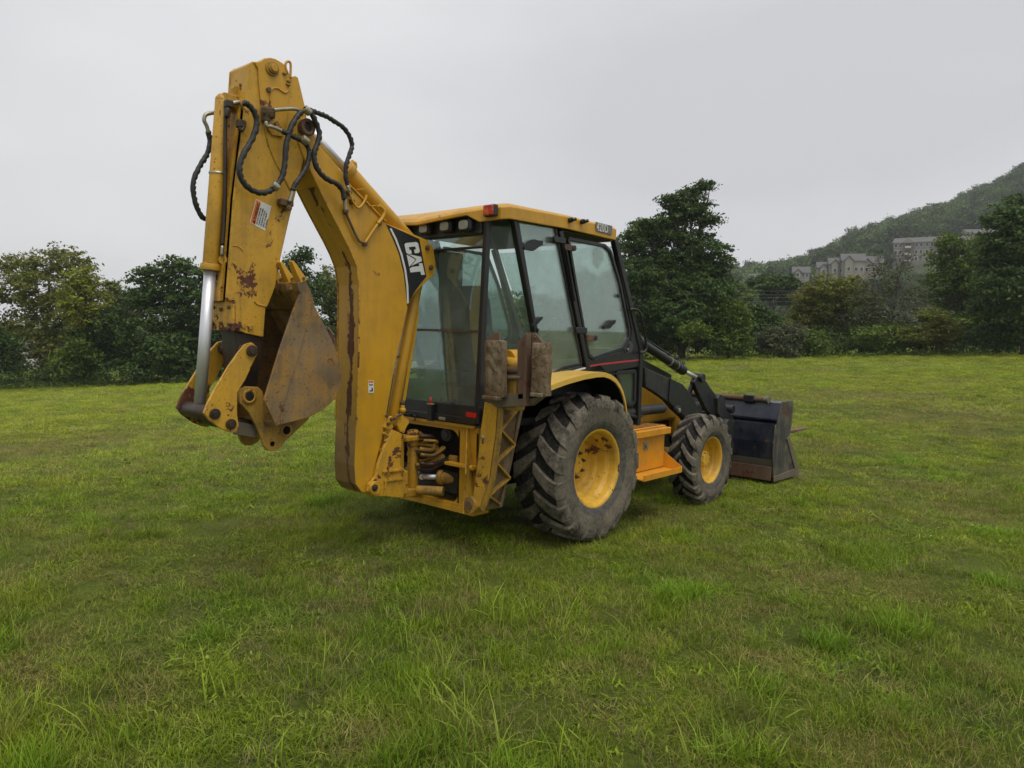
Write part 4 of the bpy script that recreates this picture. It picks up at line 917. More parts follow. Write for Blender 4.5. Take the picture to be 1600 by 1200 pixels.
# small maintenance sticker
MB().plate([P3(x, y, -.1288) for x, y in ((575.4, 594.3), (584, 594.3), (584, 614), (575.4, 614))], (0, -.0016, 0)).build('sticker', M['white_print'], boom)
MB().plate([P3(x, y, -.1306) for x, y in ((576, 595), (583.4, 595), (583.4, 597.6), (576, 597.6))], (0, -.0012, 0)).build('sticker_print', M['orange_print'], boom)
for q in ([(577, 600.5), (582.5, 600.5), (582.5, 602), (577, 602)], [(580.5, 606), (582.4, 606), (582.4, 611.5), (577.5, 611.5), (577.5, 609.8), (580.5, 609.8)]):
    MB().plate([P3(x, y, -.1306) for x, y in q], (0, -.0012, 0)).build('sticker_print', M['black_print'], boom)
for (x, y) in ((667, 387), (672.5, 418)):
    for s in (-1, 1): pin(boom, P3(x, y, -.128) if s < 0 else P3(x, y, -.128)+Vector((0, .256, 0)), 0, 0, .021, .016, 'rust_steel', 'pin', s)
c = P3(476, 200, -.128)
for s in (-1, 1):
    b = MB(); cc = Vector((c.x, s*.128, c.z)); b.lathe([(.033, s*0), (.033, s*.05), (.052, s*.05), (.058, s*.04), (.058, s*0)], cc, n=32); b.build('pivot_boss', M['rust_steel'], boom)
    MB().cyl(cc+Vector((0, s*.0, 0)), cc+Vector((0, s*.030, 0)), .032, 20).build('pin', M['grease'], boom)
# hard lines and brackets on the upper boom
def pxtube(pts, y, r, mat, parent, name, k=5, n=8):
    P = [P3(p[0], p[1], p[2] if len(p) > 2 else y) for p in pts]
    return MB().tube(smooth_path(P, k) if k > 1 else P, r, n).build(name, M[mat], parent)
pxtube([(538.5, 318), (541, 333), (549, 352), (557, 369), (562, 377), (570, 380)], -.150, .010, 'rust_steel', boom, 'hard_line')
pxtube([(570, 380), (580, 365), (590, 350)], -.150, .010, 'yellow', boom, 'hard_line')
pxtube([(590, 350), (597, 341), (600.5, 332), (598, 326), (592, 321)], -.150, .014, 'yellow', boom, 'hard_line')
pxtube([(544.5, 294), (547, 304), (551, 314), (555, 321), (560, 324.5), (566, 320), (571, 311), (572.5, 305)], -.150, .009, 'yellow', boom, 'hard_line')
for (x, y) in ((570, 381), (592, 349), (540, 330), (545, 302), (550, 315)):
    c_ = P3(x, y, -.14); MB().box(c_, (.035, .03, .03)).build('line_clamp', M['rust_steel'], boom, .004)
MB().beam(P3(549, 292, -.134), P3(603, 346, -.134), .014, .012, (0, 1, 0)).build('edge_strip', M['yellow_boom'], boom, .002)
MB().beam(P3(556, 296, -.14), P3(569, 295, -.10), .012, .006, (0, 0, 1)).build('bracket', M['yellow'], boom)
MB().beam(P3(577, 322, -.14), P3(586, 321, -.10), .03, .006, (0, 0, 1)).build('bracket', M['yellow'], boom)

# stick cylinder lying on top of the boom
a0 = P3(538, 262, 0.0); a1 = P3(655, 386, 0.0)
dr = (a1-a0).normalized(); up_ = Vector((-dr.z, 0, dr.x)); up_ = up_ if up_.z > 0 else -up_
A = P3(541, 266, -.02); Bq = P3(652, 391, -.02)
b = MB(); b.cyl(A, Bq, .062, 28); b.cyl(A-dr*.015, A+dr*.035, .074, 28)
sc_ = b.build('stick_cylinder', M['yellow'], BH, .004)
rod0 = A-dr*.70+Vector((0, 0, .02)); MB().cyl(A, P3(482, 201, -.02), .030, 20).build('rod', M['chrome'], sc_)
MB().tube([A+dr*.0+up_*.085, A+dr*.03+up_*.095, A+dr*.05+up_*.07], .016, 10).build('port', M['yellow'], sc_)
# boom cylinder between boom and cab
A = P3(652, 440, 0); Bq = P3(611, 662, 0)
b = MB(); b.cyl(A, Bq, .047, 28); bc = b.build('boom_cylinder', M['yellow_boom'], BH, .004)
g0 = [(648, 458), (652.5, 474), (654.5, 488), (648, 535), (633, 626), (629, 626), (644, 535), (650.5, 489), (648.5, 475)]
MB().prism(XZ(g0, -.03), -.035, -.025).build('guard_strip', M['yellow'], bc, .002)
MB().cyl(P3(617, 560, -.06), P3(624, 556, -.06), .010, 8).build('clamp', M['rust_steel'], bc)
c_ = P3(629, 641, -.06); MB().lathe([(0, -.028), (.015, -.025), (.026, -.012), (.028, 0), (.026, .012), (.015, .025), (0, .028)], c_, 'Z', 16).cyl(c_, c_+Vector((0, 0, .05)), .018, 12).build('port', M['yellow'], bc)
MB().cyl(c_+Vector((0, 0, .045)), c_+Vector((0, 0, .075)), .020, 12).build('cap', M['rust_steel'], bc)
# transport lock hook and grease fittings at the cylinder foot
b = MB(); b.prism(XZ([(604, 652), (612, 650), (614, 668), (606, 672), (599, 668)], -.14), -.15, -.12)
b.prism(XZ([(619, 648), (627, 646), (633, 656), (636, 652), (638, 660), (633, 668), (630, 677), (624, 675), (618, 664)], -.14), -.155, -.13)
b.build('lock_hook', M['yellow_worn'], BH, .004)
pxtube([(615, 655), (622, 649), (628, 647)], -.17, .010, 'rust_steel', BH, 'lock_rod'); pxtube([(614, 672), (618, 684), (624, 690), (628, 682), (627, 674)], -.15, .009, 'grease', BH, 'hydraulic_hose')
pxtube([(599, 676), (608, 684), (600, 690)], -.15, .010, 'yellow_dirty', BH, 'hydraulic_hose')
for (x, y) in ((603, 650), (611, 655), (606, 662)): bolt(BH, P3(x, y, -.15), .014, .02, mat='rust_steel')

# ---------------------------------------------------------------- stick
YS = -.118
sr = [(353, 471), (358.5, 400), (365, 312), (371, 258), (377, 218), (383, 160), (387, 101)]
st_ = [(394, 96), (406, 96.5), (413, 91), (421, 90), (429, 92), (442, 99), (449, 110), (453, 120), (462, 118.5), (466, 121), (475, 164)]
sf = [(480, 196), (479, 228), (470, 268), (462, 303), (450, 352), (439, 401), (430, 449), (419, 477), (415, 482), (412, 527)]
sb = [(375, 519), (364, 516), (364, 473)]
so = XZ(sr+st_+sf+sb, YS)
b = MB(); b.prism(so, YS, YS+.018); b.prism(so, -YS-.018, -YS)
fr2 = XZ(sf, YS)
for i in range(len(fr2)-1):
    b.beam(Vector((fr2[i][0]-.012, 0, fr2[i][1])), Vector((fr2[i+1][0]-.012, 0, fr2[i+1][1])), .20, .016, (1, 0, 0)) if False else b.prism([fr2[i], fr2[i+1], (fr2[i+1][0]-.02, fr2[i+1][1]), (fr2[i][0]-.02, fr2[i][1])], YS+.017, -YS-.017)
# rear closing: head box closed, channel below
hd_ = XZ([(383, 160), (387, 101), (394, 96), (406, 96.5), (413, 91), (421, 90), (429, 92), (442, 99), (449, 110), (450, 160)], YS)
b.prism([(x+.004, z) for x, z in hd_], YS+.017, -YS-.017)
stick = b.build('stick', M['yellow_worn'], BH, .005)
core = XZ([(364, 505), (369, 400), (376, 312), (388, 218), (392, 160), (440, 160), (440, 240), (430, 330), (414, 440), (404, 505)], YS)
MB().prism(core, YS+.02, -YS-.02).build('channel_core', M['dark_cavity'], stick)
lp_ = XZ([(364, 471), (369, 400), (375.5, 312), (387, 218), (393, 160), (389, 160), (382, 218), (371, 312), (364.5, 400), (359, 471)], YS)
MB().prism([(x-.03, z) for x, z in lp_], -.052, -YS-.018).build('channel_plate', M['yellow_worn'], stick, .003)
# wedge gusset welded to the side
gp = [(396, 98), (405, 97), (412, 92), (421, 90.6), (429, 92.4), (441, 99.4), (449, 110.4), (452, 120), (449, 150), (446, 185), (455, 205), (462, 232), (470, 262), (478, 228), (479, 200), (474, 166), (466, 124), (463, 122), (458, 150), (452, 190), (456, 215), (463, 245), (459, 300), (452, 300), (440, 275), (424, 235), (412, 195), (406, 160), (403, 130), (402, 108)]
MB().prism(XZ([(396, 97.5), (405, 97), (412, 92), (421, 90.6), (429, 92.4), (441, 99.4), (449, 110.4), (452, 122), (450, 160), (447, 192), (440, 214), (424, 212), (411, 192), (406, 160), (403, 130), (402, 108)], YS), YS-.012, YS).build('head_plate', M['yellow_boom'], stick, .004)
pxtube([(414, 200), (419, 225), (429, 250), (441, 272), (451, 292), (457, 303)], YS-.001, .007, 'yellow_worn', stick, 'weld_bead', 5, 6)
pxtube([(397, 471), (403, 476), (409, 477), (415, 479)], YS-.001, .006, 'yellow_worn', stick, 'weld_bead', 5, 6)
pxtube([(364, 384), (370, 384), (376, 388), (379, 391)], YS-.001, .004, 'yellow_worn', stick, 'weld_bead', 5, 6)
MB().prism(XZ([(464, 121), (472, 164), (478, 196), (484, 205), (480, 170), (470, 128), (467, 120)], YS), -.10, -.088).build('front_ear', M['yellow_boom'], stick, .003)
# top pin, bolt, lifting loop, small line
c = P3(425, 107.5, YS-.012); b = MB(); b.cyl(c, c+Vector((0, -.012, 0)), .047, 32); b.cyl(c+Vector((0, -.012, 0)), c+Vector((0, -.026, 0)), .033, 28)
b.build('top_pin', M['yellow_dirty'], stick, .004); MB().cyl(c+Vector((0, -.026, 0)), c+Vector((0, -.038, 0)), .024, 24).build('pin_cap', M['yellow'], stick, .003)
bolt(stick, P3(419, 140.5, YS-.012), .017, .016)
pxtube([(449, 115), (446, 104), (447, 98), (451, 96), (454, 100), (454, 112), (453.5, 122)], YS-.01, .0085, 'yellow', stick, 'lifting_loop')
pxtube([(453, 130), (451, 140), (446, 145), (440, 142), (434, 138), (427, 138), (423.5, 143), (422.5, 160)], YS-.016, .005, 'yellow', stick, 'grease_line')
for (x, y) in ((451.5, 127), (450.5, 132), (445, 115)): MB().box(P3(x, y, YS-.018), (.03, .016, .012)).build('line_clamp', M['yellow_dirty'], stick, .003)
for (x, y) in ((379, 134), (380, 140), (383, 137)): bolt(stick, P3(x, y, -.04), .012, .02, (-1, 0, 0))
# retaining bracket with bolts across the back
bl = P3(364.5, 471, YS-.005); bt_ = P3(364.5, 517, YS-.005)
b = MB().plate([Vector((bl.x-.012, YS-.014, bl.z)), Vector((bl.x-.012, .135, bl.z)), Vector((bt_.x-.012, .135, bt_.z)), Vector((bt_.x-.012, YS-.014, bt_.z))], (.02, 0, 0))
b.plate([Vector((bl.x-.010, YS-.014, bl.z)), Vector((bl.x+.11, YS-.014, bl.z+.002)), Vector((bt_.x+.11, YS-.014, bt_.z)), Vector((bt_.x-.010, YS-.014, bt_.z))], (0, .014, 0)) if False else None
br = b.build('retaining_bracket', M['yellow_worn'], stick, .003)
for y in (.105, -.00, -.10):
    for z in (.80, .22, .10) if y != 0 else (.72, .25):
        if y > 0 and z < .12: continue
        p = bl.lerp(bt_, 1-z); bolt(stick, (p.x-.012, y, p.z), .013, .016, (-1, 0, 0))
for (x, y) in ((380, 509), (391.5, 511.5)): bolt(stick, P3(x, y, YS), .017, .012, mat='yellow_dirty')
MB().prism(XZ([(354, 458), (374, 456), (374, 462), (376, 512), (366, 514), (366, 470), (354, 470)], YS), YS-.012, YS).build('corner_plate', M['yellow_worn'], stick, .003)
# rust patches are worn paint: material does it. warning decal
wd = [(400, 311), (424, 322.2), (414, 360.5), (390, 348)]
MB().plate([P3(x, y, YS-.0005) for x, y in wd], (0, -.0016, 0)).build('warning_decal', M['white_print'], stick)
MB().plate([P3(x, y, YS-.0022) for x, y in ((400.6, 312.4), (407.6, 315.8), (398.6, 351), (391.2, 347.2))], (0, -.0012, 0)).build('decal_header', M['orange_print'], stick)
lettering('▲WARNING', (397.8, 349.6), (.265*5.2, -.96*5.2), (-.95*6.2, -.42*6.2), YS-.0042, M['black_print'], stick, 'warning_lettering', 1.0, .02, 1.08)
for q, ln in enumerate(('DO NOT STAND OR', 'WORK IN THIS AREA.', 'CRUSHING COULD', 'RESULT IN INJURY', 'OR DEATH.')):
    lettering(ln, (401.9+q*3.35, 350.6+q*1.55), (.25*2.9, -.95*2.9), (-.93*2.9, -.42*2.9), YS-.0032, M['black_print'], stick, 'warning_text', 1.0, .01)
# bucket cylinder down the back
A = P3(349, 158, .02); Bq = P3(328.6, 420, .02); C_ = P3(303, 641, .02)
b = MB(); b.cyl(A, Bq, .050, 28); b.lathe([(.0, .045), (.03, .04), (.048, .018), (.0505, 0)], A, 'Z', 24)
dz = (Bq-A).normalized(); b.cyl(Bq-dz*.03, Bq+dz*.012, .062, 28); b.cyl(A+dz*.24, A+dz*.245, .0515, 28)
bk = b.build('bucket_cylinder', M['yellow_worn'], BH, .003)
Rt = P3(321, 428, .02); Rb = P3(312, 634, .02); MB().cyl(Bq, Rb, .037, 28).build('rod', M['chrome'], bk)
cb = A.lerp(Bq, .43); MB().lathe([(.0545, -.006), (.0545, .006), (.0505, .006)], cb, 'Z', 28).build('band_clamp', M['fitting'], bk)
cp = P3(348, 406, -.045); MB().cyl(cp+Vector((.03, .04, 0)), cp, .028, 16).build('port', M['yellow'], bk, .004)
MB().box(A+Vector((.06, 0, .0)), (.16, .10, .09)).cyl(A+Vector((.12, -.09, -.005)), A+Vector((.12, .09, -.005)), .05, 20).build('head_mount', M['yellow_old'], bk, .008)
MB().prism(XZ([(362, 160), (361, 138), (365, 134), (370, 135), (374, 141), (374, 160)], 0), -.012, .012).build('lifting_eye', M['yellow_dirty'], bk, .003)
# extension and linkage
YL = -.17
b = MB().prism(XZ([(366, 508), (411, 522), (408, 560), (402, 600), (399, 628), (380, 632), (373, 610), (370, 560)], -.09), -.092, .092); b.build('extension', M['grease'], BH, .006)
lv = [(382, 537), (391, 535), (399, 542), (399.5, 552), (390, 572), (380, 594), (368, 613), (368, 650), (371, 668), (366, 676), (356, 675), (342, 669), (324, 656), (316, 645), (322, 629), (335, 605), (354, 573), (371, 549)]
for s in (-1, 1):
    b = MB().prism(XZ(lv, YL), s*.170, s*.195); l_ = b.build('bucket_lever', M['yellow_worn'], BH, .004)
    for (x, y, rr_) in ((389.5, 548, .037), (332, 646, .034), (357, 662, .034)):
        pc = P3(x, y, YL); pin(l_, Vector((pc.x, s*.195, pc.z)), 0, 0, rr_, .018, 'grease', 'pin', s)
pc = P3(332, 646, YL); MB().cyl((pc.x, -.168, pc.z), (pc.x, .168, pc.z), .052, 24).build('rod_eye', M['grease'], BH, .004)
pc = P3(389.5, 548, YL); MB().cyl((pc.x, -.168, pc.z), (pc.x, .168, pc.z), .04, 20).build('cross_tube', M['grease'], BH)
ca = P3(357, 662, YL); cb2 = P3(445, 672, -.15)
b = MB()
for s in (-1, 1): b.beam((ca.x, s*.075, ca.z), (cb2.x, s*.075, cb2.z), .04, .075, (0, 0, 1))
b.cyl((ca.x, -.17, ca.z), (ca.x, .17, ca.z), .038, 20); b.build('bucket_link', M['grease'], BH, .006)
MB().beam(P3(366, 668, -.11), P3(402, 675, -.11), .012, .085, (0, 0, 1)).build('link_cover', M['foot_steel'], BH, .006)

# ---------------------------------------------------------------- digging bucket
YK = -.30
wrap = [(474, 446), (490, 475), (507, 508), (522, 539), (529, 558), (533, 578), (533.5, 600), (525, 622), (507, 639), (481, 653), (449, 661), (430, 665.5)]
mouth = [(412, 625), (435, 550), (456, 489), (470, 455)]
wz = XZ(wrap, YK)
bk_ = empty('digging_bucket'); bk_.parent = BH
b = MB()
n_w = len(wz); cen = Vector((sum(p[0] for p in wz)/n_w, sum(p[1] for p in wz)/n_w))
inn = []
for i, p in enumerate(wz):
    a = Vector(wz[max(0, i-1)]); c = Vector(wz[min(n_w-1, i+1)]); t_ = (c-a).normalized(); n2v = Vector((-t_.y, t_.x))
    if n2v.dot(cen-Vector(p)) < 0: n2v = -n2v
    inn.append(Vector(p)+n2v*.016)
for i in range(n_w-1):
    b.prism([wz[i], wz[i+1], tuple(inn[i+1]), tuple(inn[i])], YK+.012, -YK-.012)
b.build('shell', M['bucket_inside'], bk_)
for s in (-1, 1):
    b = MB().prism(XZ(wrap[1:]+mouth, YK), s*.288, s*.302); b.build('side_plate', M['bucket_steel'], bk_, .004)
    b = MB().prism(XZ([(474, 446), (479, 452), (490, 474), (484, 490), (462, 570), (440, 640), (430, 664), (414, 630), (412, 625), (435, 550), (456, 489), (470, 455)], YK), s*.302, s*.308)
    b.build('side_cutter', M['bucket_steel'], bk_, .003)
b = MB().prism(XZ([(468, 452), (474, 442), (480, 450), (492, 476), (486, 484), (476, 470)], YK), -.300, .300); b.build('lip', M['bucket_steel'], bk_, .004)
for k, yk in enumerate((-.275, -.137, 0, .137, .275)):
    dxz = Vector((0, yk-(-.30)+0, 0))
    th = XZ([(456, 408), (460, 407), (479, 437), (474, 440.5), (468.5, 442)], YK)
    c0 = MB(); h0 = .020; h1 = .038
    P = th; tips = [0, 1]
    v = []
    for sg in (-1, 1):
        for i, (x, z) in enumerate(P): v.append((x, yk+sg*(h0 if i in tips else h1), z))
    n_ = len(P); c0.add(v, [tuple(range(n_)), tuple(range(2*n_-1, n_-1, -1))]+[(i, (i+1) % n_, (i+1) % n_+n_, i+n_) for i in range(n_)])
    tt = c0.build('tooth', M['yellow_boom'], bk_, .004)
    MB().cyl(P3(472.5, 435.5, YK)+Vector((0, yk-YK-.040, 0)), P3(472.5, 435.5, YK)+Vector((0, yk-YK-.044, 0)), .011, 12).build('tooth_pin', M['red'] if False else M['rust_steel'], bk_)
    ad = XZ([(462, 441.5), (476.5, 438), (484, 452), (491, 474), (482, 478), (470, 462), (466, 455)], YK)
    MB().prism(ad, yk-.034, yk+.034).build('tooth_adapter', M['bucket_steel'], bk_, .006)
ear = [(372, 615), (376, 607), (384, 603.5), (402, 604.5), (409, 611), (413, 625), (428, 650), (450, 650), (482, 650), (482, 654), (463, 672), (445, 689), (437, 699), (428, 704.5), (418, 704), (411, 697), (407, 684), (399, 666), (388, 645), (374, 630)]
for s in (-1, 1):
    e_ = MB().prism(XZ(ear, -.15), s*.135, s*.162).build('hinge_plate', M['yellow_dirty'], bk_, .005)
    for (x, y, rr_, mm_) in ((387.5, 619, .036, 'grease'), (445, 672, .034, 'dark_cavity'), (424, 693, .020, 'dark_cavity')):  # last disc is no pin: dark colour painting an open hole
        pc = P3(x, y, -.15); pc = Vector((pc.x, s*.162, pc.z))
        if rr_ > .03: b = MB().lathe([(rr_*.85, 0), (rr_*.85, s*.012), (rr_*1.3, s*.012), (rr_*1.35, 0)], pc, n=28); b.build('pin_boss', M['yellow_old'], bk_)
        MB().cyl(pc, pc+Vector((0, s*(.012 if rr_ > .03 else .002), 0)), rr_*.85, 20).build('pin', M[mm_], bk_)
MB().cyl(P3(387.5, 619, -.13), P3(387.5, 619, -.13)+Vector((0, .26, 0)), .036, 20).build('stick_pin', M['grease'], bk_)

# ---------------------------------------------------------------- hoses on the arm
def hose(pts, y, r=.0165, name='hydraulic_hose', wrapd=True, mat='hose', k=8):
    P = smooth_path([P3(p[0], p[1], p[2] if len(p) > 2 else y) for p in pts], k)
    # resample and give it the ridges of a spiral guard
    if wrapd:
        rs = [r*(1+.10*math.sin(i*1.9)+.05*math.sin(i*.7)) for i in range(len(P))]
        P = [p+Vector((.0022*math.sin(i*1.9), 0, .0022*math.cos(i*1.7))) for i, p in enumerate(P)]
    else: rs = r
    return MB().tube(P, rs, 10).build(name, M[mat], BH)
hose([(325, 205), (328, 222), (324, 240), (313, 258), (303, 280), (302, 300), (307, 322), (315, 338), (322, 343)], .12)
pxtube([(338, 176), (328, 177), (321, 180), (319, 188), (323, 197), (326, 208)], .11, .013, 'fitting', BH, 'hose_fitting')
hose([(380, 160), (389, 165), (398, 177), (401, 195), (394, 217), (381, 240), (374, 260), (377, 279), (389, 294), (405, 301), (420, 299), (432, 290), (441, 275), (445, 255), (447, 228), (453, 203), (463, 184), (472, 174)], -.19, .0185, k=6)
hose([(475, 171), (484, 174), (492, 188), (499, 208), (496, 224), (491, 238), (492, 254), (500, 270), (513, 281), (526, 287), (535, 298), (538, 312)], -.20, .0180, k=6)
hose([(484, 172), (497, 177), (510, 182), (523, 190), (536, 199), (546, 213), (550, 228), (546, 242), (541, 258), (540, 275), (544, 292)], -.17, .0165, k=7)
hose([(441, 205), (455, 212), (470, 219), (480, 228), (483, 242), (479, 260), (469, 277), (461, 288), (457, 298)], -.19, .0160, k=7)
hose([(353, 170), (352, 205), (352, 250), (351.5, 300), (350, 350), (347.5, 384)], -.05, .012, wrapd=False, mat='grease')
for pts, r_, m_ in (([(428, 172), (437, 171), (459, 170), (466, 172)], .0125, 'fitting'), ([(416, 190), (416, 196), (421, 198)], .012, 'fitting'), ([(420, 197), (430, 200), (441, 205)], .0135, 'fitting'), ([(362, 162), (371, 160), (382, 161)], .015, 'fitting'),
                    ([(457, 297), (455, 306), (452, 316)], .014, 'fitting'), ([(347.5, 384), (346.5, 400)], .012, 'fitting'), ([(538, 310), (540.5, 332)], .014, 'fitting'), ([(543.5, 290), (545.5, 300)], .013, 'fitting')):
    pxtube(pts, -.185 if pts[0][0] > 365 else -.05, r_, m_, BH, 'hose_fitting', 4)
for (x, y, m_) in ((480, 173, 'fitting'), (476.5, 219, 'fitting'), (430, 291, 'fitting')):
    c_ = P3(x, y, -.20); MB().cyl(c_+Vector((-.022, 0, .012)), c_+Vector((.022, 0, -.012)), .026, 16).build('hose_clamp', M[m_], BH, .005)
MB().box(P3(419, 176, -.145), (.085, .05, .07)).box(P3(415, 184, -.150), (.05, .05, .06)).build('valve_block', M['rust_steel'], BH, .012)
MB().cyl(P3(413, 172, -.16), P3(413, 172, -.20), .02, 8).cyl(P3(424, 178, -.16), P3(424, 178, -.195), .018, 8).build('port_nut', M['rust_steel'], BH, .002)
MB().box(P3(446, 317, -.145), (.10, .05, .045)).cyl(P3(452, 325, -.13), P3(452, 325, -.19), .02, 8).build('clamp_block', M['rust_steel'], BH, .012)
MB().box(P3(376, 194, -.13), (.05, .05, .055)).build('valve_block', M['grease'], BH, .012)
MB().box(P3(357, 163, -.06), (.05, .05, .05)).cyl(P3(356, 168, -.07), P3(354, 184, -.07), .016, 10).build('valve_block', M['grease'], BH, .01)
pxtube([(382, 190), (381, 198), (377, 204), (373, 200)], -.145, .012, 'grease', BH, 'hose_fitting')
# ---------------------------------------------------------------- cab
def Q(x, y, z): return Vector((x, y, z))
cab = empty('cab'); cab.parent = BH
def post(a, b_, w, h, name='cab_post', mat='black_paint', up=(0, 0, 1)):
    return MB().beam(a, b_, w, h, up).build(name, M[mat], cab, .008)
for s in (-1, 1):
    rt, rb = Q(-.955, s*.625, 2.62), Q(-1.015, s*.625, 1.05)
    qt, qb = Q(-.80, s*.75, 2.62), Q(-.355, s*.75, 1.30)
    bt, bb = Q(-.225, s*.75, 2.60), Q(.235, s*.75, 1.42)
    ft, fk, fb = Q(.600, s*.745, 2.60), Q(1.10, s*.745, 1.60), Q(1.10, s*.745, .80)
    post(rt, rb, .05, .045, up=(0, 1, 0)); post(qt, qb, .045, .05, up=(0, 1, 0))
    post(bt, bb, .055, .05, up=(0, 1, 0)); post(ft, fk, .06, .055, up=(0, 1, 0)); post(fk, fb, .055, .06, up=(0, 1, 0))
    MB().plate([Q(rt.x+.01, s*.632, 2.56), Q(rb.x+.01, s*.632, 1.12), Q(qb.x-.04, s*.745, 1.30), Q(qt.x-.02, s*.745, 2.56)], (0, -s*.006, 0)).build('corner_window', M['glass_clear'], cab)
    # fixed side window, hinged at the second post
    sw_ = XZ([(807, 342), (866, 354), (907.5, 568), (880, 574), (853, 590), (842, 545)], -.75)
    swo = MB().prism(sw_, s*.748, s*.754).build('side_window', M['glass_side'], cab)
    fr3 = MB()
    for i in range(len(sw_)): a, c = sw_[i], sw_[(i+1) % len(sw_)]; fr3.beam(Q(a[0], s*.750, a[1]), Q(c[0], s*.750, c[1]), .022, .026, (0, 1, 0))
    fr3.build('window_frame', M['black_paint'], cab, .004)
    # door
    do = XZ([(880, 366), (955, 379), (962, 392), (978, 455), (1001, 543), (1001, 562), (912, 575), (897, 470)], -.75)
    gl = XZ([(886, 373), (943, 384), (952, 393), (966, 440), (981, 513), (981, 528), (970, 545), (925, 560), (918, 555), (912, 525), (897, 440)], -.75)
    door = empty('cab_door'); door.parent = BH
    b = MB()
    ro = [p for p in do]
    for i in range(len(gl)):
        a, c = gl[i], gl[(i+1) % len(gl)]; b.beam(Q(a[0], s*.756, a[1]), Q(c[0], s*.756, c[1]), .030, .030, (0, 1, 0))
    b.prism(XZ([(960, 385), (964, 392), (978, 455), (1001, 543), (1001, 562), (960, 568), (916, 573), (914, 561), (930, 562), (968, 550), (984, 533), (986, 515), (970, 437)], -.75), s*.744, s*.760)
    b.prism(XZ([(936, 571), (1001, 562), (1001, 572), (945, 582)], -.75), s*.744, s*.760)
    b.build('door_frame', M['black_paint'], door, .004)
    MB().prism(gl, s*.748, s*.754).build('door_glass', M['glass_side'], door)
    lg = XZ([(962, 583), (991, 580), (990, 628), (984, 634), (975, 628)], -.75)
    MB().prism(lg, s*.748, s*.754).build('lower_glass', M['glass_clear'], door)
    b = MB()
    for i in range(len(lg)):
        a, c = lg[i], lg[(i+1) % len(lg)]; b.beam(Q(a[0], s*.755, a[1]), Q(c[0], s*.755, c[1]), .035, .028, (0, 1, 0))
    b.build('lower_frame', M['black_paint'], door, .004)
    st1 = XZ([(914, 571.5), (940, 567.5), (970, 564), (997, 561.2), (997, 563.6), (970, 566.6), (940, 570), (914, 574.2)], -.75)
    MB().prism(st1, s*.7605, s*.7625).build('stripe', M['red_print'], door)
    ws = XZ([(846, 603), (860, 594.5), (880, 585.5), (907, 577.5), (913, 576), (913, 573.8), (906, 575), (880, 582.5), (860, 591), (846, 599.5)], -.76); MB().prism(ws, s*.7725, s*.7745).build('stripe', M['white_print'], cab)
    hd2 = XZ([(978, 529), (988, 538), (985, 550), (976, 553), (973, 545)], -.75)
    MB().prism(hd2, s*.761, s*.766).build('handle_recess', M['cab_trim'], door, .003); hp_ = XZ([(979, 536), (981.5, 538), (977.5, 550), (975.5, 548)], -.75); MB().prism(hp_, s*.767, s*.780).build('handle', M['black_print'], door, .003)
    c_ = P3(979.5, 545.5, -.767); MB().cyl((c_.x, s*.770, c_.z), (c_.x, s*.785, c_.z), .010, 12).build('lock', M['fitting'], door)
    for (x, y) in ((871, 375), (905, 516)):
        c_ = P3(x, y, -.77); b = MB().box((c_.x+.03, s*.776, c_.z), (.13, .025, .05)); b.cyl((c_.x-.05, s*.775, c_.z), (c_.x-.05, s*.80, c_.z), .028, 16); b.build('hinge', M['black_paint'], cab, .005)
        c_ = P3(x+16, y+12, -.77); b = MB().box((c_.x, s*.780, c_.z), (.12, .022, .05)); b.build('hinge', M['rust_steel'] if s < 0 else M['black_paint'], door, .005); MB().cyl((c_.x+.06, s*.778, c_.z), (c_.x+.06, s*.80, c_.z), .024, 16).build('hinge_knob', M['black_paint'], door)
    pts = [P3(p[0], p[1], -.78) for p in ((882, 385), (887, 410), (892, 440), (897, 470))]
    MB().tube(smooth_path([Q(p.x, s*.785, p.z) for p in pts], 4), .012, 8).build('gas_strut', M['black_paint'], cab)
    for (x, y, w_) in ((833, 383, 1.0), (839, 502, .55), (952, 507, .8)):
        c_ = P3(x, y, -.77); b = MB(); hw = .115*w_
        for q_ in range(8):
            f0, f1 = -1+q_*.25, -1+(q_+1)*.25; h0, h1 = .020+.026*math.exp(-(f0*2.2)**2), .020+.026*math.exp(-(f1*2.2)**2)
            yo = lambda f: .030*f
            b.plate([(c_.x+f0*hw, s*.757, c_.z+yo(f0)-h0*w_), (c_.x+f1*hw, s*.757, c_.z+yo(f1)-h1*w_), (c_.x+f1*hw, s*.757, c_.z+yo(f1)+h1*w_), (c_.x+f0*hw, s*.757, c_.z+yo(f0)+h0*w_)], (0, s*.022, 0))
        b.build('window_latch', M['black_print'], cab, .003)
    for (x, y) in ((815, 383), (837.5, 516), (966, 462)):
        c_ = P3(x, y, -.76); MB().cyl((c_.x, s*.757, c_.z), (c_.x, s*.775, c_.z), .021, 16).build('stop_knob', M['black_print'], cab, .003)
    # fender
    fo = [(844, 614), (852, 609), (868, 602.5), (885, 596.5), (910, 589.5), (930, 586), (942, 585.5), (952, 589), (960, 595), (967, 605), (971.5, 616), (975, 630), (977, 645)]
    fz = XZ(fo, -1.06); b = MB(); th_ = .022
    for i in range(len(fz)-1):
        (x0, z0), (x1, z1) = fz[i], fz[i+1]
        q = [(x0, z0), (x1, z1), (x1-.006, z1+th_), (x0-.006, z0+th_)]
        b.prism(q, s*.72, s*1.075)
        b.prism([(x0, z0-.018), (x1, z1-.018), (x1, z1+th_), (x0, z0+th_)], s*1.062, s*1.078)
    b.build('fender', M['yellow_fender'], BH)
    b = MB(); fi = [(p[0], p[1]-.016) for p in fz]
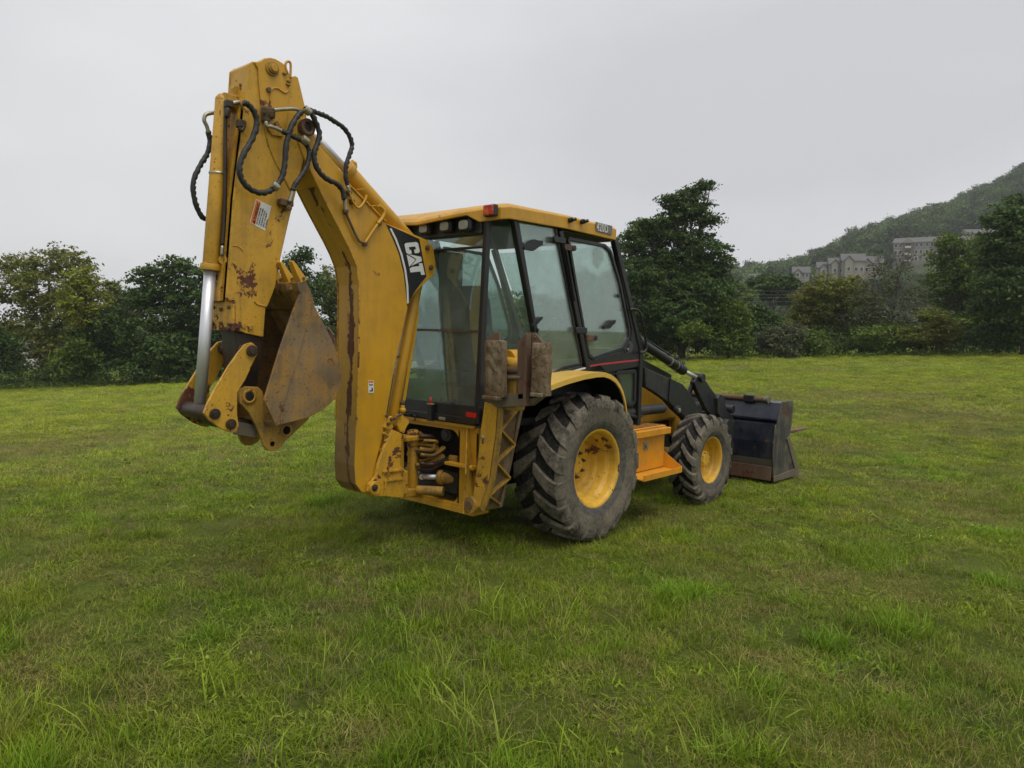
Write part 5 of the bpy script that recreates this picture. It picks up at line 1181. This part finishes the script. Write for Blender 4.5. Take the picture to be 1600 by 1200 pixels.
    for i in range(len(fi)-1): b.prism([(fi[i][0], fi[i][1]), (fi[i+1][0], fi[i+1][1]), (fi[i+1][0], fi[i+1][1]+.012), (fi[i][0], fi[i][1]+.012)], s*.66, s*1.058)
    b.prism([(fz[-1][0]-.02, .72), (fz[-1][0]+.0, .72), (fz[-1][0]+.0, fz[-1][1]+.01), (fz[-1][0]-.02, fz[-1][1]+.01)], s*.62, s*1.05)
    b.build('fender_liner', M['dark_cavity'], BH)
    # black sill line of the cab that follows the fender
    sl = XZ([(843, 600), (853, 592), (880, 579), (907, 572), (914, 574), (916, 580), (885, 586), (860, 597), (846, 609)], -.76)
    MB().prism(sl, s*.735, s*.772).build('sill', M['black_paint'], cab, .005)
    lb = XZ([(843, 606), (880, 588), (930, 578), (960, 585), (975, 610), (978, 640), (990, 645), (1001, 636), (1001, 560), (915, 572)], -.74)
    lb = [(-.95, 1.06), (-.95, 1.14), (-.36, 1.27), (-.10, 1.35), (.25, 1.40), (.60, 1.42), (.88, 1.24), (.93, 1.03), (.93, .88), (.60, .9), (0, 1.0), (-.6, 1.0)]
    MB().prism(lb, s*.70, s*.74).build('cab_side_panel', M['black_paint'], cab, .005)
    # mirror loop
    pts = [P3(p[0], p[1], -.80) for p in ((984, 484), (991, 483), (999, 487), (1003, 500), (1007, 520), (1010, 540), (1008, 549), (1002, 551), (998, 549))]
    MB().tube(smooth_path([Q(p.x, s*.80, p.z) for p in pts], 4), .011, 8).build('grab_rail', M['black_paint'], cab)
# rear window frames
b = MB(); b.beam(Q(-1.015, -.63, 1.05), Q(-1.015, .63, 1.05), .06, .05); b.beam(Q(-.955, -.63, 2.60), Q(-.955, .63, 2.60), .06, .09); b.beam(Q(-.975, -.62, 2.40), Q(-.975, .62, 2.40), .02, .02); b.build('rear_window_frame', M['black_paint'], cab, .006)
def rwz(f): return -1.012+(f-1.07)*(.055/1.5)
MB().plate([Q(rwz(1.07), -.60, 1.08), Q(rwz(1.07), .60, 1.08), Q(rwz(1.74), .60, 1.74), Q(rwz(1.74), -.60, 1.74)], (.006, 0, 0)).build('rear_window_lower', M['glass'], cab)
MB().plate([Q(rwz(1.76), -.60, 1.76), Q(rwz(1.76), .60, 1.76), Q(rwz(2.55), .60, 2.55), Q(rwz(2.55), -.60, 2.55)], (.006, 0, 0)).build('rear_window_upper', M['glass'], cab)
MB().beam(Q(-.992, -.61, 1.75), Q(-.992, .61, 1.75), .012, .014).build('window_rail', M['rust_steel'], cab)
# lower rear apron with reflector and flag socket
ap = MB().plate([Q(-1.04, -.655, 1.035), Q(-1.04, .655, 1.035), Q(-1.035, .655, 1.17), Q(-1.035, -.655, 1.17)], (.05, 0, 0)).build('rear_apron', M['black_paint'], cab, .006)
b = MB().box2((-1.0, -.64, 1.0), (-.30, .64, 1.06)); b.build('cab_floor', M['cab_trim'], cab)
def rapx(px, py, x=-1.042): return at(px, py, 'X', x)
p0, p1 = rapx(728.5, 643.5), rapx(744.5, 653.5); MB().box2((-1.046, p0.y, p1.z), (-1.041, p1.y, p0.z)).build('reflector', M['red'], cab, .002)
p1 = rapx(675, 655); b = MB().box((-1.06, p1.y, p1.z+.055), (.03, .05, .13)); b.build('flag_socket', M['black_print'], cab, .004); MB().cyl((-1.06, p1.y, p1.z+.12), (-1.058, p1.y, p1.z+.18), .008, 8).build('flag_stub', M['red'], cab)
MB().box((-1.06, p1.y, p1.z+.128), (.035, .055, .010)).build('socket_rim', M['yellow_dirty'], cab)
p1 = rapx(692, 654); MB().box((-1.05, p1.y, p1.z), (.016, .07, .025)).build('licence_lamp', M['fitting'], cab, .004)
MB().tube(smooth_path([rapx(640, 648, -1.045), rapx(645, 646, -1.06), rapx(649, 651, -1.06), rapx(648, 657, -1.045)], 4), .006, 6).build('grommet_cable', M['black_print'], cab)
MB().tube(smooth_path([rapx(703, 636, -1.03), rapx(706, 630, -1.03), rapx(711, 630, -1.03), rapx(714, 636, -1.03)], 4), .005, 6).build('pull_handle', M['black_print'], cab)
# header with work lamps
MB().box2((-1.0, -.60, 2.50), (-.93, .60, 2.66)).build('lamp_header', M['black_dirty'], cab, .006)
for (px, py) in ((662.5, 357), (695.5, 353.5), (725, 351.5)):
    c_ = at(px, py, 'X', -1.06); l_ = MB().box(c_+Vector((.03, 0, 0)), (.06, .125, .095)).build('work_lamp', M['black_print'], cab, .018)
    MB().plate([c_+Vector((-.004, .048*math.copysign(abs(math.cos(a))**.5, math.cos(a)), .034*math.copysign(abs(math.sin(a))**.5, math.sin(a)))) for a in np.linspace(0, 2*math.pi, 24, endpoint=False)], (-.010, 0, 0)).build('lamp_lens', M['lamp_glass'], cab, .003)
c_ = at(662.5, 357, 'X', -1.06); MB().box((c_.x+.03, c_.y+.27, c_.z), (.06, .125, .095)).build('work_lamp', M['black_print'], cab, .018); MB().box((c_.x-.005, c_.y+.27, c_.z), (.012, .09, .066)).build('lamp_lens', M['lamp_glass'], cab, .005)
# roof
roof = empty('cab_roof'); roof.parent = BH
b = MB()
# plan outline, half (Y negative side): rear centre -> rear corner -> front corner -> front centre
half = [(-1.13, 0), (-1.12, -.30), (-1.08, -.52), (-1.02, -.60), (-.985, -.66), (-.955, -.76), (-.90, -.80), (-.20, -.805), (.56, -.79), (.66, -.72), (.72, -.4), (.74, 0)]
pl = half+[(x, -y) for x, y in half[::-1][1:-1]]
def roof_z(x, y): return 2.755-.020*(y/.8)**2-.105*max(0, (-x-.80)/.3)*(1-abs(y)/.9)**.5 -.02*max(0, x)/.7
n_ = len(pl); cx_, cy_ = -.15, 0
rings = []
for f, dz_ in ((0.0, .055), (.5, .048), (.85, .022), (.97, .006), (1.0, -.012)):
    rings.append([(cx_+(x-cx_)*f, cy_+(y-cy_)*f, roof_z(cx_+(x-cx_)*f, y*f)+dz_-.012) for x, y in pl])
def skirt(x, y):
    if x < -.96 and abs(y) < .58: return .050
    if x < -.85: return .115
    if x < -.25: return .075
    return .120
rings.append([(x, y, roof_z(x, y)-skirt(x, y)) for x, y in pl])
rings.append([(cx_+(x-cx_)*.975, y*.975, roof_z(x, y)-skirt(x, y)) for x, y in pl])
rings.append([(cx_+(x-cx_)*.96, y*.96, roof_z(x, y)-.03) for x, y in pl])
rings.append([(cx_+(x-cx_)*.0, 0, 2.70) for x, y in pl])
v = [p for rg in rings for p in rg]; f = [(i*n_+k, i*n_+(k+1) % n_, (i+1)*n_+(k+1) % n_, (i+1)*n_+k) for i in range(len(rings)-1) for k in range(n_)]
b.add(v, f, False); rm_ = b.build('roof_shell', M['yellow'], roof, .006)
MB().box2((-.93, -.70, 2.60), (.60, .70, 2.685)).build('roof_liner', M['cab_trim'], roof)
MB().box2((-.96, -.745, 2.605), (.62, -.70, 2.66)).box2((-.96, .70, 2.605), (.62, .745, 2.66)).build('roof_rail', M['black_paint'], roof, .004)
for s in (-1, 1):
    c_ = at(767, 329, 'X', -1.0); MB().box((-1.0, s*abs(c_.y), c_.z), (.05, .112, .088)).build('marker_housing', M['black_print'], roof, .010)
    MB().box((-1.022, s*abs(c_.y), c_.z), (.03, .10, .078)).build('marker_lamp', M['lamp_red'], roof, .008)
p = [P3(x, y, -.806) for x, y in ((931, 346.5), (957, 353), (957, 367), (932, 360.5))]
MB().plate([(q.x, -.801, q.z) for q in p], (0, -.003, 0)).build('number_plate', M['grey_print'], roof)
lo_ = lettering('420D', (932.6, 360.0), (14.5, 3.5), (-.4, -14.5), -.806, M['white_print'], roof, 'number_lettering', 1.25, .0, .44)
for (x, y) in ((889.5, 344), (908.5, 346.5)):
    c_ = P3(x, y, -.806); MB().cyl(c_, c_+Vector((0, -.03, 0)), .022, 12).cyl(c_+Vector((0, -.03, 0)), c_+Vector((.03, -.05, .01)), .014, 10).build('nozzle', M['black_print'], roof, .003)
# windscreen and interior
MB().plate([Q(.63, -.70, 2.56), Q(.63, .70, 2.56), Q(1.12, .66, 1.62), Q(1.12, -.66, 1.62)], (.006, 0, 0)).build('windscreen', M['glass_clear'], cab)
MB().plate([Q(1.10, -.72, 1.60), Q(1.10, .72, 1.60), Q(1.10, .72, .85), Q(1.10, -.72, .85)], (.03, 0, 0)).build('firewall', M['cab_trim'], cab, .005)
MB().box2((-.85, -.69, 1.0), (1.08, .69, 1.05)).build('floor_mat', M['cab_trim'], cab)
b = MB(); b.box((-.22, .0, 1.42), (.50, .50, .14)); b.box((-.22, 0, 1.20), (.34, .34, .34)); seat = b.build('seat', M['seat_fabric'], cab, .04)
b = MB(); b.plate([Q(-.48, -.24, 1.46), Q(-.48, .24, 1.46), Q(-.56, .22, 2.02), Q(-.57, .15, 2.14), Q(-.57, -.15, 2.14), Q(-.56, -.22, 2.02)], (.10, 0, .0)); b.build('seat_back', M['seat_fabric'], cab, .03)
b = MB(); b.box((-.2, -.33, 1.62), (.38, .07, .05)); b.box((-.2, .33, 1.62), (.38, .07, .05)); b.build('armrest', M['seat_fabric'], cab, .015)
b = MB(); b.box((.80, 0, 1.36), (.22, .44, .66)); b.build('front_console', M['cab_trim'], cab, .03)
ctr = Vector((.46, 0, 1.78)); axn = Vector((-.55, 0, .83)).normalized(); u_ = Vector((0, 1, 0)); w2 = axn.cross(u_)
b = MB().tube([ctr+(u_*math.cos(a)+w2*math.sin(a))*.19 for a in np.linspace(0, 2*math.pi, 33)], .013, 8, False)
for a in (0, 2.1, 4.2): b.tube([ctr-axn*.03, ctr+(u_*math.cos(a)+w2*math.sin(a))*.19], .010, 6)
b.tube([ctr-axn*.03, ctr-axn*.40], .03, 10); b.build('steering_wheel', M['cab_grey'], cab)  # wheel coloured grey to paint in a reflection on its ring
b = MB(); b.box((-.62, .18, 1.22), (.28, .26, .36)); b.box((-.62, -.24, 1.22), (.24, .22, .36)); b.build('lever_console', M['cab_trim'], cab, .03)
for (x, y) in ((-.62, .22), (-.62, .10), (-.60, -.24), (-.60, -.32)):
    MB().tube(smooth_path([Q(x, y, 1.38), Q(x-.03, y+.01, 1.55), Q(x+.01, y+.02, 1.70)], 3), .010, 8).cyl(Q(x+.01, y+.02, 1.68), Q(x+.015, y+.02, 1.80), .024, 12, .018).build('control_lever', M['black_print'], cab)
MB().box((.55, -.50, 1.28), (.7, .26, .46)).build('side_console', M['cab_grey'], cab, .04)
MB().box((.30, .52, 1.28), (1.2, .22, .46)).build('side_console', M['cab_grey'], cab, .04)
pi = [P3(x, y, -.30) for x, y in ((897, 388), (905, 384), (914, 392), (914, 405), (906, 420), (899, 412))]
MB().plate([(q.x+.15, -.42, q.z) for q in pi], (0, .02, 0)).build('inner_mirror', M['cab_grey'], cab, .006)
for (x, y) in ((877, 482), (916, 485)):
    c_ = P3(x, y, -.72); MB().plate([(c_.x-.04, -.742, c_.z+.07), (c_.x+.04, -.742, c_.z+.07), (c_.x+.05, -.742, c_.z-.07), (c_.x-.02, -.742, c_.z-.07)], (0, -.003, 0)).build('window_sticker', M['grey_print'], cab)
MB().box((-.10, .66, 1.75), (.28, .05, 1.5)).build('inner_post', M['cab_grey'], cab, .01)

# ---------------------------------------------------------------- stabilizers
for s in (-1, 1):
    S = 'stabilizer'; st = empty(S); st.parent = BH
    xr = -1.12
    def R_(px, py): q_ = at(px, py, 'X', xr); return (q_.y, q_.z)
    lf = [R_(*p) for p in ((757, 628), (779, 633), (776, 677), (766, 748), (752, 790), (742, 797), (738, 782), (741, 760), (747, 717), (750, 679))]
    b = MB().plate([(xr, -s*y if False else (y if s < 0 else -y), z) for y, z in lf], (.018, 0, 0)); b.build('leg_face', M['yellow_worn'], st, .004)
    yo, yi = (lambda z: -(.86+.075*(z-.40)/.78+.0) ), (lambda z: -(.70+.09*(z-.40)/.78))
    yt, yb = -.932, -.795; dpt = .23
    # outer lattice side: two chords and ribs standing proud of a thin web
    def yy_(z): return float(np.interp(z, [.40, .52, .65, 1.0, 1.2], [-.772, -.820, -.868, -.922, -.934]))
    def W(x, z, o=0.0): y = yy_(z)-o; return Q(x, y if s < 0 else -y, z)
    web = MB(); zq = [.40, .52, .65, .80, 1.0, 1.2]
    for i in range(5): web.plate([W(xr+.004, zq[i]), W(xr+.004, zq[i+1]), W(xr+dpt-.03*(5-i-1)/5, zq[i+1]), W(xr+dpt-.03*(5-i)/5, zq[i])], (0, -s*.012, 0))
    web.build('leg_web', M['mud_shade'], st)  # darker muddy tone paints the recess behind the ribs as shaded
    b = MB(); [b.beam(W(xr+.012, zq[i], .010), W(xr+.012, zq[i+1], .010), .05, .024, (1, 0, 0)) for i in range(5)]; b.build('leg_chord', M['yellow_dirty'], st, .004)
    b = MB(); b.beam(W(xr+dpt-.04, .40, .015), W(xr+dpt, 1.20, .015), .05, .034, (1, 0, 0)); b.build('leg_chord', M['mud_shade'], st, .004)
    zs = [1.18, 1.03, .90, .78, .64, .52, .42]
    for i in range(len(zs)-1):
        xa, xb = (xr+dpt-.03, xr+.02) if i % 2 == 0 else (xr+.02, xr+dpt-.03)
        MB().beam(W(xa, zs[i], .012), W(xb, zs[i+1], .012), .044, .016, (1, 0, 0)).build('leg_rib', M['yellow_dirty'], st, .003)
    q0, q1 = at(735, 789, 'X', xr-.01), at(735, 789, 'X', xr-.01)
    yv = q0.y if s < 0 else -q0.y
    MB().cyl((xr-.02, yv, q0.z), (xr+.28, yv+s*.02, q0.z), .064, 28).build('pivot_tube', M['yellow_dirty'], st, .004)
    MB().cyl((xr-.032, yv, q0.z), (xr-.018, yv, q0.z), .032, 20).build('pin', M['rust_steel'], st, .003)
    MB().box2((xr+.01, yv+s*.0, .405), (xr+.22, yv+s*.07, .43)).build('leg_foot_web', M['yellow_dirty'], st, .006)
    # swivelling foot with two street pads, folded upright
    ft = empty('foot'); ft.parent = BH
    def F_(px, py, x=-1.13): q_ = at(px, py, 'X', x); return Q(x, q_.y if s < 0 else -q_.y, q_.z)
    MB().plate([F_(767, 616), F_(845, 614), F_(849, 619), F_(829, 634), F_(775, 637), F_(758, 623)], (.05, 0, 0)).build('foot_plate', M['foot_steel'], ft, .004)
    MB().plate([F_(757, 624), F_(757, 534), (F_(771, 520)), F_(780, 519), F_(780, 624)], (.016, 0, 0)).build('foot_side', M['rust_steel'], ft, .003)
    MB().plate([F_(809, 624), F_(808, 535), F_(823, 520), F_(836, 520), F_(848, 535), F_(850, 622)], (.016, 0, 0)).build('foot_side', M['rust_steel'], ft, .003)
    MB().plate([F_(827, 522, -1.14), F_(830.5, 522, -1.14), F_(828, 634, -1.14), F_(823.5, 634, -1.14)], (-.05, 0, 0)).build('foot_rib', M['rust_steel'], ft, .003)
    for (x0, x1, y0, y1, sd) in ((757.5, 782.5, 532.5, 622, 5), (831, 854, 535, 619, 9)):
        b = MB(); rr_ = random.Random(sd)
        nz, ny = 9, 4; gr = []
        for i in range(nz+1):
            row = []
            for j in range(ny+1):
                p = F_(x0+(x1-x0)*j/ny-(2.5*i/nz if sd == 9 else -.8*i/nz), y0+(y1-y0)*i/nz, -1.20); edge = i in (0, nz) or j in (0, ny)
                p.x += rr_.uniform(-.006, .006)+(.006 if edge else 0); p.z += rr_.uniform(-.004, .004); p.y += rr_.uniform(-.003, .003); row.append(p)
            gr.append(row)
        v = [p for row in gr for p in row]; back = [Q(-1.132, p.y, p.z) for p in v]; m_ = (nz+1)*(ny+1)
        f = [(i*(ny+1)+j, (i+1)*(ny+1)+j, (i+1)*(ny+1)+j+1, i*(ny+1)+j+1) for i in range(nz) for j in range(ny)]; f += [tuple(q+m_ for q in reversed(t__)) for t__ in f]
        bd = [j for j in range(ny+1)]+[i*(ny+1)+ny for i in range(1, nz+1)]+[nz*(ny+1)+j for j in range(ny-1, -1, -1)]+[i*(ny+1) for i in range(nz-1, 0, -1)]
        f += [(bd[i], bd[(i+1) % len(bd)], bd[(i+1) % len(bd)]+m_, bd[i]+m_) for i in range(len(bd))]
        b.add(v+back, f); b.build('street_pad', M['pad'], ft, .004)
    for (x, y, w_) in ((769, 622, .17), (840, 617, .11)):
        c_ = F_(x, y, -1.19); MB().box(c_, (.05, w_, .03)).build('pad_clamp', M['pad'], ft, .008)
    for (x, y) in ((833, 560), (838, 557), (834, 575), (833, 590), (762, 620), (778, 620), (821, 525), (836, 527)):
        bolt(ft, F_(x, y, -1.205 if 530 < y < 600 else -1.13), .010, .010, (-1, 0, 0))
    # clevis and piston end between the pads
    ca_, cb_ = F_(787, 578, -1.10), F_(813, 578, -1.10)
    MB().cyl(ca_, cb_, .028, 20).build('foot_pin', M['rust_steel'], ft, .003); ca2, cb2_ = F_(789, 590, -1.12), F_(815, 590, -1.12); MB().cyl(ca2, cb2_, .016, 16).build('foot_pin', M['foot_steel'], ft)
    for (x0, x1) in ((783, 788), (815, 821)):
        MB().plate([F_(x0, 635, -1.10), F_(x0, 580, -1.10), F_((x0+x1)/2-.5, 562, -1.10), F_(x1, 572, -1.10), F_(x1+1.5, 635, -1.10)], (.10, 0, 0)).build('clevis', M['rust_steel'], ft, .004)
    c_ = F_(800, 562, -1.02); MB().cyl(c_+Vector((-.05, 0, 0)), c_+Vector((.08, 0, 0)), .075, 28).build('cylinder_eye', M['yellow_boom'], st, .006)
    c2_ = F_(797, 568, -1.05); MB().cyl(F_(785, 566, -1.07), F_(814, 570, -1.07), .045, 24).build('cylinder_eye', M['yellow_worn'], st, .006)
    MB().beam(F_(800, 640, -1.04), F_(803, 575, -1.04), .16, .11, (1, 0, 0)).build('leg_head', M['yellow_dirty'], st, .01)
    MB().cyl(F_(800, 575, -.98), Q(-.96, s*.58, .62), .045, 20).build('leg_cylinder', M['yellow_dirty'], st, .004)
    c_ = at(752, 684, 'X', -1.14); MB().cyl((-1.14, s*abs(c_.y), c_.z), (-1.10, s*abs(c_.y), c_.z+.002), .014, 8).build('grease_fitting', M['fitting'], st)

# ---------------------------------------------------------------- loader
NV, BP = M['navy'], M['black_paint']
for s in (-1, 1):
    arm = empty('loader_arm'); arm.parent = BH
    ya = -.62
    ua = XZ([(1002, 574), (1041, 591), (1060, 600), (1073, 617), (1083, 634), (1090, 650), (1120, 668), (1142, 690), (1146, 706), (1136, 712), (1106, 694), (1078, 672), (1062, 652), (1049, 640), (1037, 626), (1020, 614), (1004, 604)], ya)
    b = MB().prism(ua, s*.60, s*.66); b.build('arm_beam', M['black_dirty'], arm, .008)
    pp = XZ([(1041, 591), (1060, 600), (1074, 618), (1084, 636), (1076, 651), (1066, 652), (1049, 640), (1038, 626)], ya)
    MB().prism(pp, s*.66, s*.675).build('arm_plate', M['black_paint'], arm, .004)
    c_ = P3(1056, 640, -.68); MB().cyl((c_.x, s*.675, c_.z), (c_.x, s*.72, c_.z), .045, 24).build('arm_pin', M['black_dirty'], arm, .005); MB().cyl((c_.x, s*.72, c_.z), (c_.x, s*.73, c_.z), .022, 16).build('pin_cap', M['fitting'], arm)
    tl = XZ([(1080, 597), (1084, 589), (1092, 585.5), (1097, 592), (1104, 603), (1118, 622), (1126, 634), (1131, 650), (1126, 656), (1112, 652), (1100, 640), (1088, 616)], -.55)
    MB().prism(tl, s*.53, s*.585).build('tilt_lever', M['black_paint'], arm, .006)
    MB().beam(P3(1074, 622, -.50), P3(1082, 600, -.50), .05, .04, (0, 1, 0)).build('tilt_link', M['black_dirty'], arm, .004) if s < 0 else None
    b = MB(); tl2 = [P3(x, y, -.5) for x, y in ((1085, 595), (1128, 645))]
    A_, B_ = P3(996, 532, -.56), P3(1066, 578, -.56); C2 = P3(1090, 591, -.56)
    A_, B_, C2 = [Q(p.x, -s*p.y*-1 if s < 0 else -p.y, p.z) for p in (A_, B_, C2)]
    if s < 0: A_.y = B_.y = C2.y = -.56
    else: A_.y = B_.y = C2.y = .56
    d_ = (B_-A_).normalized(); L__ = (B_-A_).length
    b = MB(); b.cyl(A_, B_, .047, 24); b.cyl(B_-d_*.30, B_-d_*.17, .054, 24); b.cyl(B_-d_*.13, B_+d_*.02, .056, 24); b.cyl(A_+d_*.0, A_+d_*.05, .055, 24)
    tc_ = b.build('tilt_cylinder', M['black_paint'], arm, .003); MB().cyl(B_, C2, .022, 16).build('cylinder_rod', M['chrome'], arm)
    n3 = Vector((-d_.z, 0, d_.x)); n3 = n3 if n3.z > 0 else -n3
    MB().tube([A_+n3*.06, A_+n3*.068+d_*L__*.5, A_+n3*.068+d_*L__*.86, B_+n3*.045], .010, 8).build('cylinder_line', M['black_dirty'], arm)
    for f_ in (.68, .83): MB().lathe([(.058, -.008), (.058, .008)], A_+d_*L__*f_, 'Z', 16).build('line_strap', M['fitting'], arm) if False else MB().cyl(A_+d_*(L__*f_-.006), A_+d_*(L__*f_+.006), .0585, 24).build('line_strap', M['fitting'], arm)
    b = MB(); b.cyl(B_-d_*.16+n3*.055, B_-d_*.16+n3*.12, .012, 8); b.cyl(B_+n3*.04-d_*.01, B_+n3*.10-d_*.01, .018, 8); b.build('cylinder_port', M['black_paint'], arm)
    c_ = P3(1092, 590, -.56); MB().cyl((c_.x, s*.50, c_.z), (c_.x, s*.62, c_.z), .05, 20).build('lever_pin', M['black_dirty'], arm, .004)
    la, lb2 = P3(985, 646, -.78), P3(1046, 639, -.78); la.y = lb2.y = s*.70
    MB().cyl(la, lb2, .050, 24).cyl(lb2, lb2+Vector((.05, 0, .0)), .03, 16).build('lift_cylinder', M['black_dirty'], arm, .005)
    pts = smooth_path([Q(.92, s*.72, 1.0), Q(1.0, s*.745, .97), Q(1.15, s*.74, .95), Q(1.3, s*.70, .97), Q(1.35, s*.66, 1.0)], 4)
    MB().tube(pts, .016, 8).build('hose_bundle', M['hose'], arm)
    tw = XZ([(1000, 560), (1003, 610), (1012, 650), (1003, 655), (990, 640), (992, 560)], -.60)
    MB().prism([(1.12, .80), (1.40, .80), (1.36, 1.30), (1.25, 1.66), (1.12, 1.72)], s*.50, s*.56).build('loader_tower', M['black_paint'], BH, .008)
# linkage cross pieces and coupler
b = MB(); c_ = P3(1127, 638, -.5); b.cyl((c_.x, -.66, c_.z), (c_.x, .66, c_.z), .05, 20)
c_ = P3(1080, 640, -.5); b.cyl((c_.x, -.60, c_.z), (c_.x, .60, c_.z), .07, 20); b.build('cross_tube', BP, BH, .004)
for s in (-1, 1):
    cp_ = XZ([(1119, 622), (1123, 616), (1129, 618), (1133, 640), (1150, 660), (1152, 700), (1140, 706), (1132, 670), (1120, 645)], -.60)
    MB().prism(cp_, s*.56, s*.62).build('coupler_plate', M['black_dirty'], BH, .006)
    cq = XZ([(1128, 668), (1138, 655), (1147, 658), (1146, 664), (1136, 676), (1133, 690)], -.85)
    MB().prism(cq, s*.80, s*.86).build('coupler_hook', M['black_paint'], BH, .006)
# loader bucket
YW = -1.13
def BW(px, py): q_ = at(px, py, 'Y', YW); return (q_.x, q_.z)
bt0, bl1, bl2, bm, bb = BW(1222, 629), BW(1216, 655), BW(1213, 661), BW(1208, 692), BW(1210, 732)
front_top, front_bot = BW(1237, 629), BW(1248, 736)
prof = [(front_top[0], .965), (bt0[0], .965), (bl1[0], bl1[1]), (bl1[0]+.03, bl2[1]), (bl2[0]-.03, bl2[1]-.02), (bm[0], bm[1]), (bm[0]+.005, .30), (bm[0]+.05, .12), (bm[0]+.16, .045), (bm[0]+.9, .015)]
lbk = empty('loader_bucket'); lbk.parent = BH
def strip(pr, y0, y1, th, mat, name, parent, bev=.003):
    b = MB(); nn = []
    for i, p in enumerate(pr):
        a = Vector(pr[max(0, i-1)]); c = Vector(pr[min(len(pr)-1, i+1)]); t_ = (c-a).normalized(); nn.append(Vector(p)+Vector((-t_.y, t_.x))*th)
    for i in range(len(pr)-1): b.prism([pr[i], pr[i+1], tuple(nn[i+1]), tuple(nn[i])], y0, y1)
    return b.build(name, mat, parent, 0)
strip(prof[:7], -1.125, 1.125, .014, NV, 'bucket_back', lbk); strip(prof[6:], -1.125, 1.125, .016, M['foot_steel'], 'bucket_floor', lbk)
MB().beam(Q(bl1[0]-.015, -1.12, bl1[1]-.01), Q(bl1[0]-.015, 1.12, bl1[1]-.01), .05, .03, (0, 0, 1)).build('stiffener', NV, lbk, .006)
MB().box2((bm[0]-.014, -1.124, .05), (bm[0]+.004, 1.124, .215)).build('wear_plate', M['rust_steel'], lbk, .004)
MB().box2((bm[0]+.62, -1.16, .0), (bm[0]+.96, 1.16, .022)).build('cutting_edge', M['foot_steel'], lbk, .003)
for s in (-1, 1):
    sp = [(bt0[0]-.01, .985), (front_top[0], .985), (front_top[0]+.02, .92), (front_top[0]+.01, .72), (bm[0]+.45, .50), (bm[0]+.80, .07), (bm[0]+.78, .01), (bm[0]+.05, .03), (bm[0]-.01, .30), (bm[0]-.012, bm[1]), (bl1[0]-.02, bl1[1])]
    MB().prism(sp, s*1.126, s*1.145).build('side_plate', M['side_worn'], lbk, .004)
    MB().prism([(bm[0]+.0, .10), (bm[0]+.02, .04), (bm[0]+.80, .02), (bm[0]+.80, .10), (bm[0]+.42, .56), (bm[0]+.36, .52), (bm[0]+.66, .12)], s*1.146, s*1.158).build('side_wear_plate', M['foot_steel'], lbk, .004)
p0, p1 = P3(1236, 684, -1.0), P3(1256, 669, -1.0)
MB().beam((4.05, -1.0, .56), p1, .10, .035, (0, 0, 1), .09, .02).build('fork_tine', M['rust_steel'], lbk, .004)
# rusty pipe with clamp along the top of the bucket
a_, b_ = at(1118, 622, 'X', 3.86), at(1194, 621.5, 'X', 3.86); zt = 1.015
pipe_y0, pipe_y1 = at(1124, 622, 'X', 3.72).y, at(1194, 622, 'X', 3.72).y; zt = at(1160, 621.5, 'X', 3.72).z
MB().cyl((3.72, .9, zt), (3.72, pipe_y1, zt), .030, 20).build('fork_shaft', M['rust_steel'], lbk)
cy_ = at(1171.5, 621, 'X', 3.72).y; MB().box((3.72, cy_, zt), (.09, .13, .09)).build('shaft_clamp', BP, lbk, .01)
MB().cyl((3.72, pipe_y1, zt), (3.72, pipe_y1-.05, zt), .036, 20).cyl((3.72, pipe_y1-.05, zt), (3.72, pipe_y1-.065, zt), .052, 24).build('shaft_end', M['foot_steel'], lbk, .004)
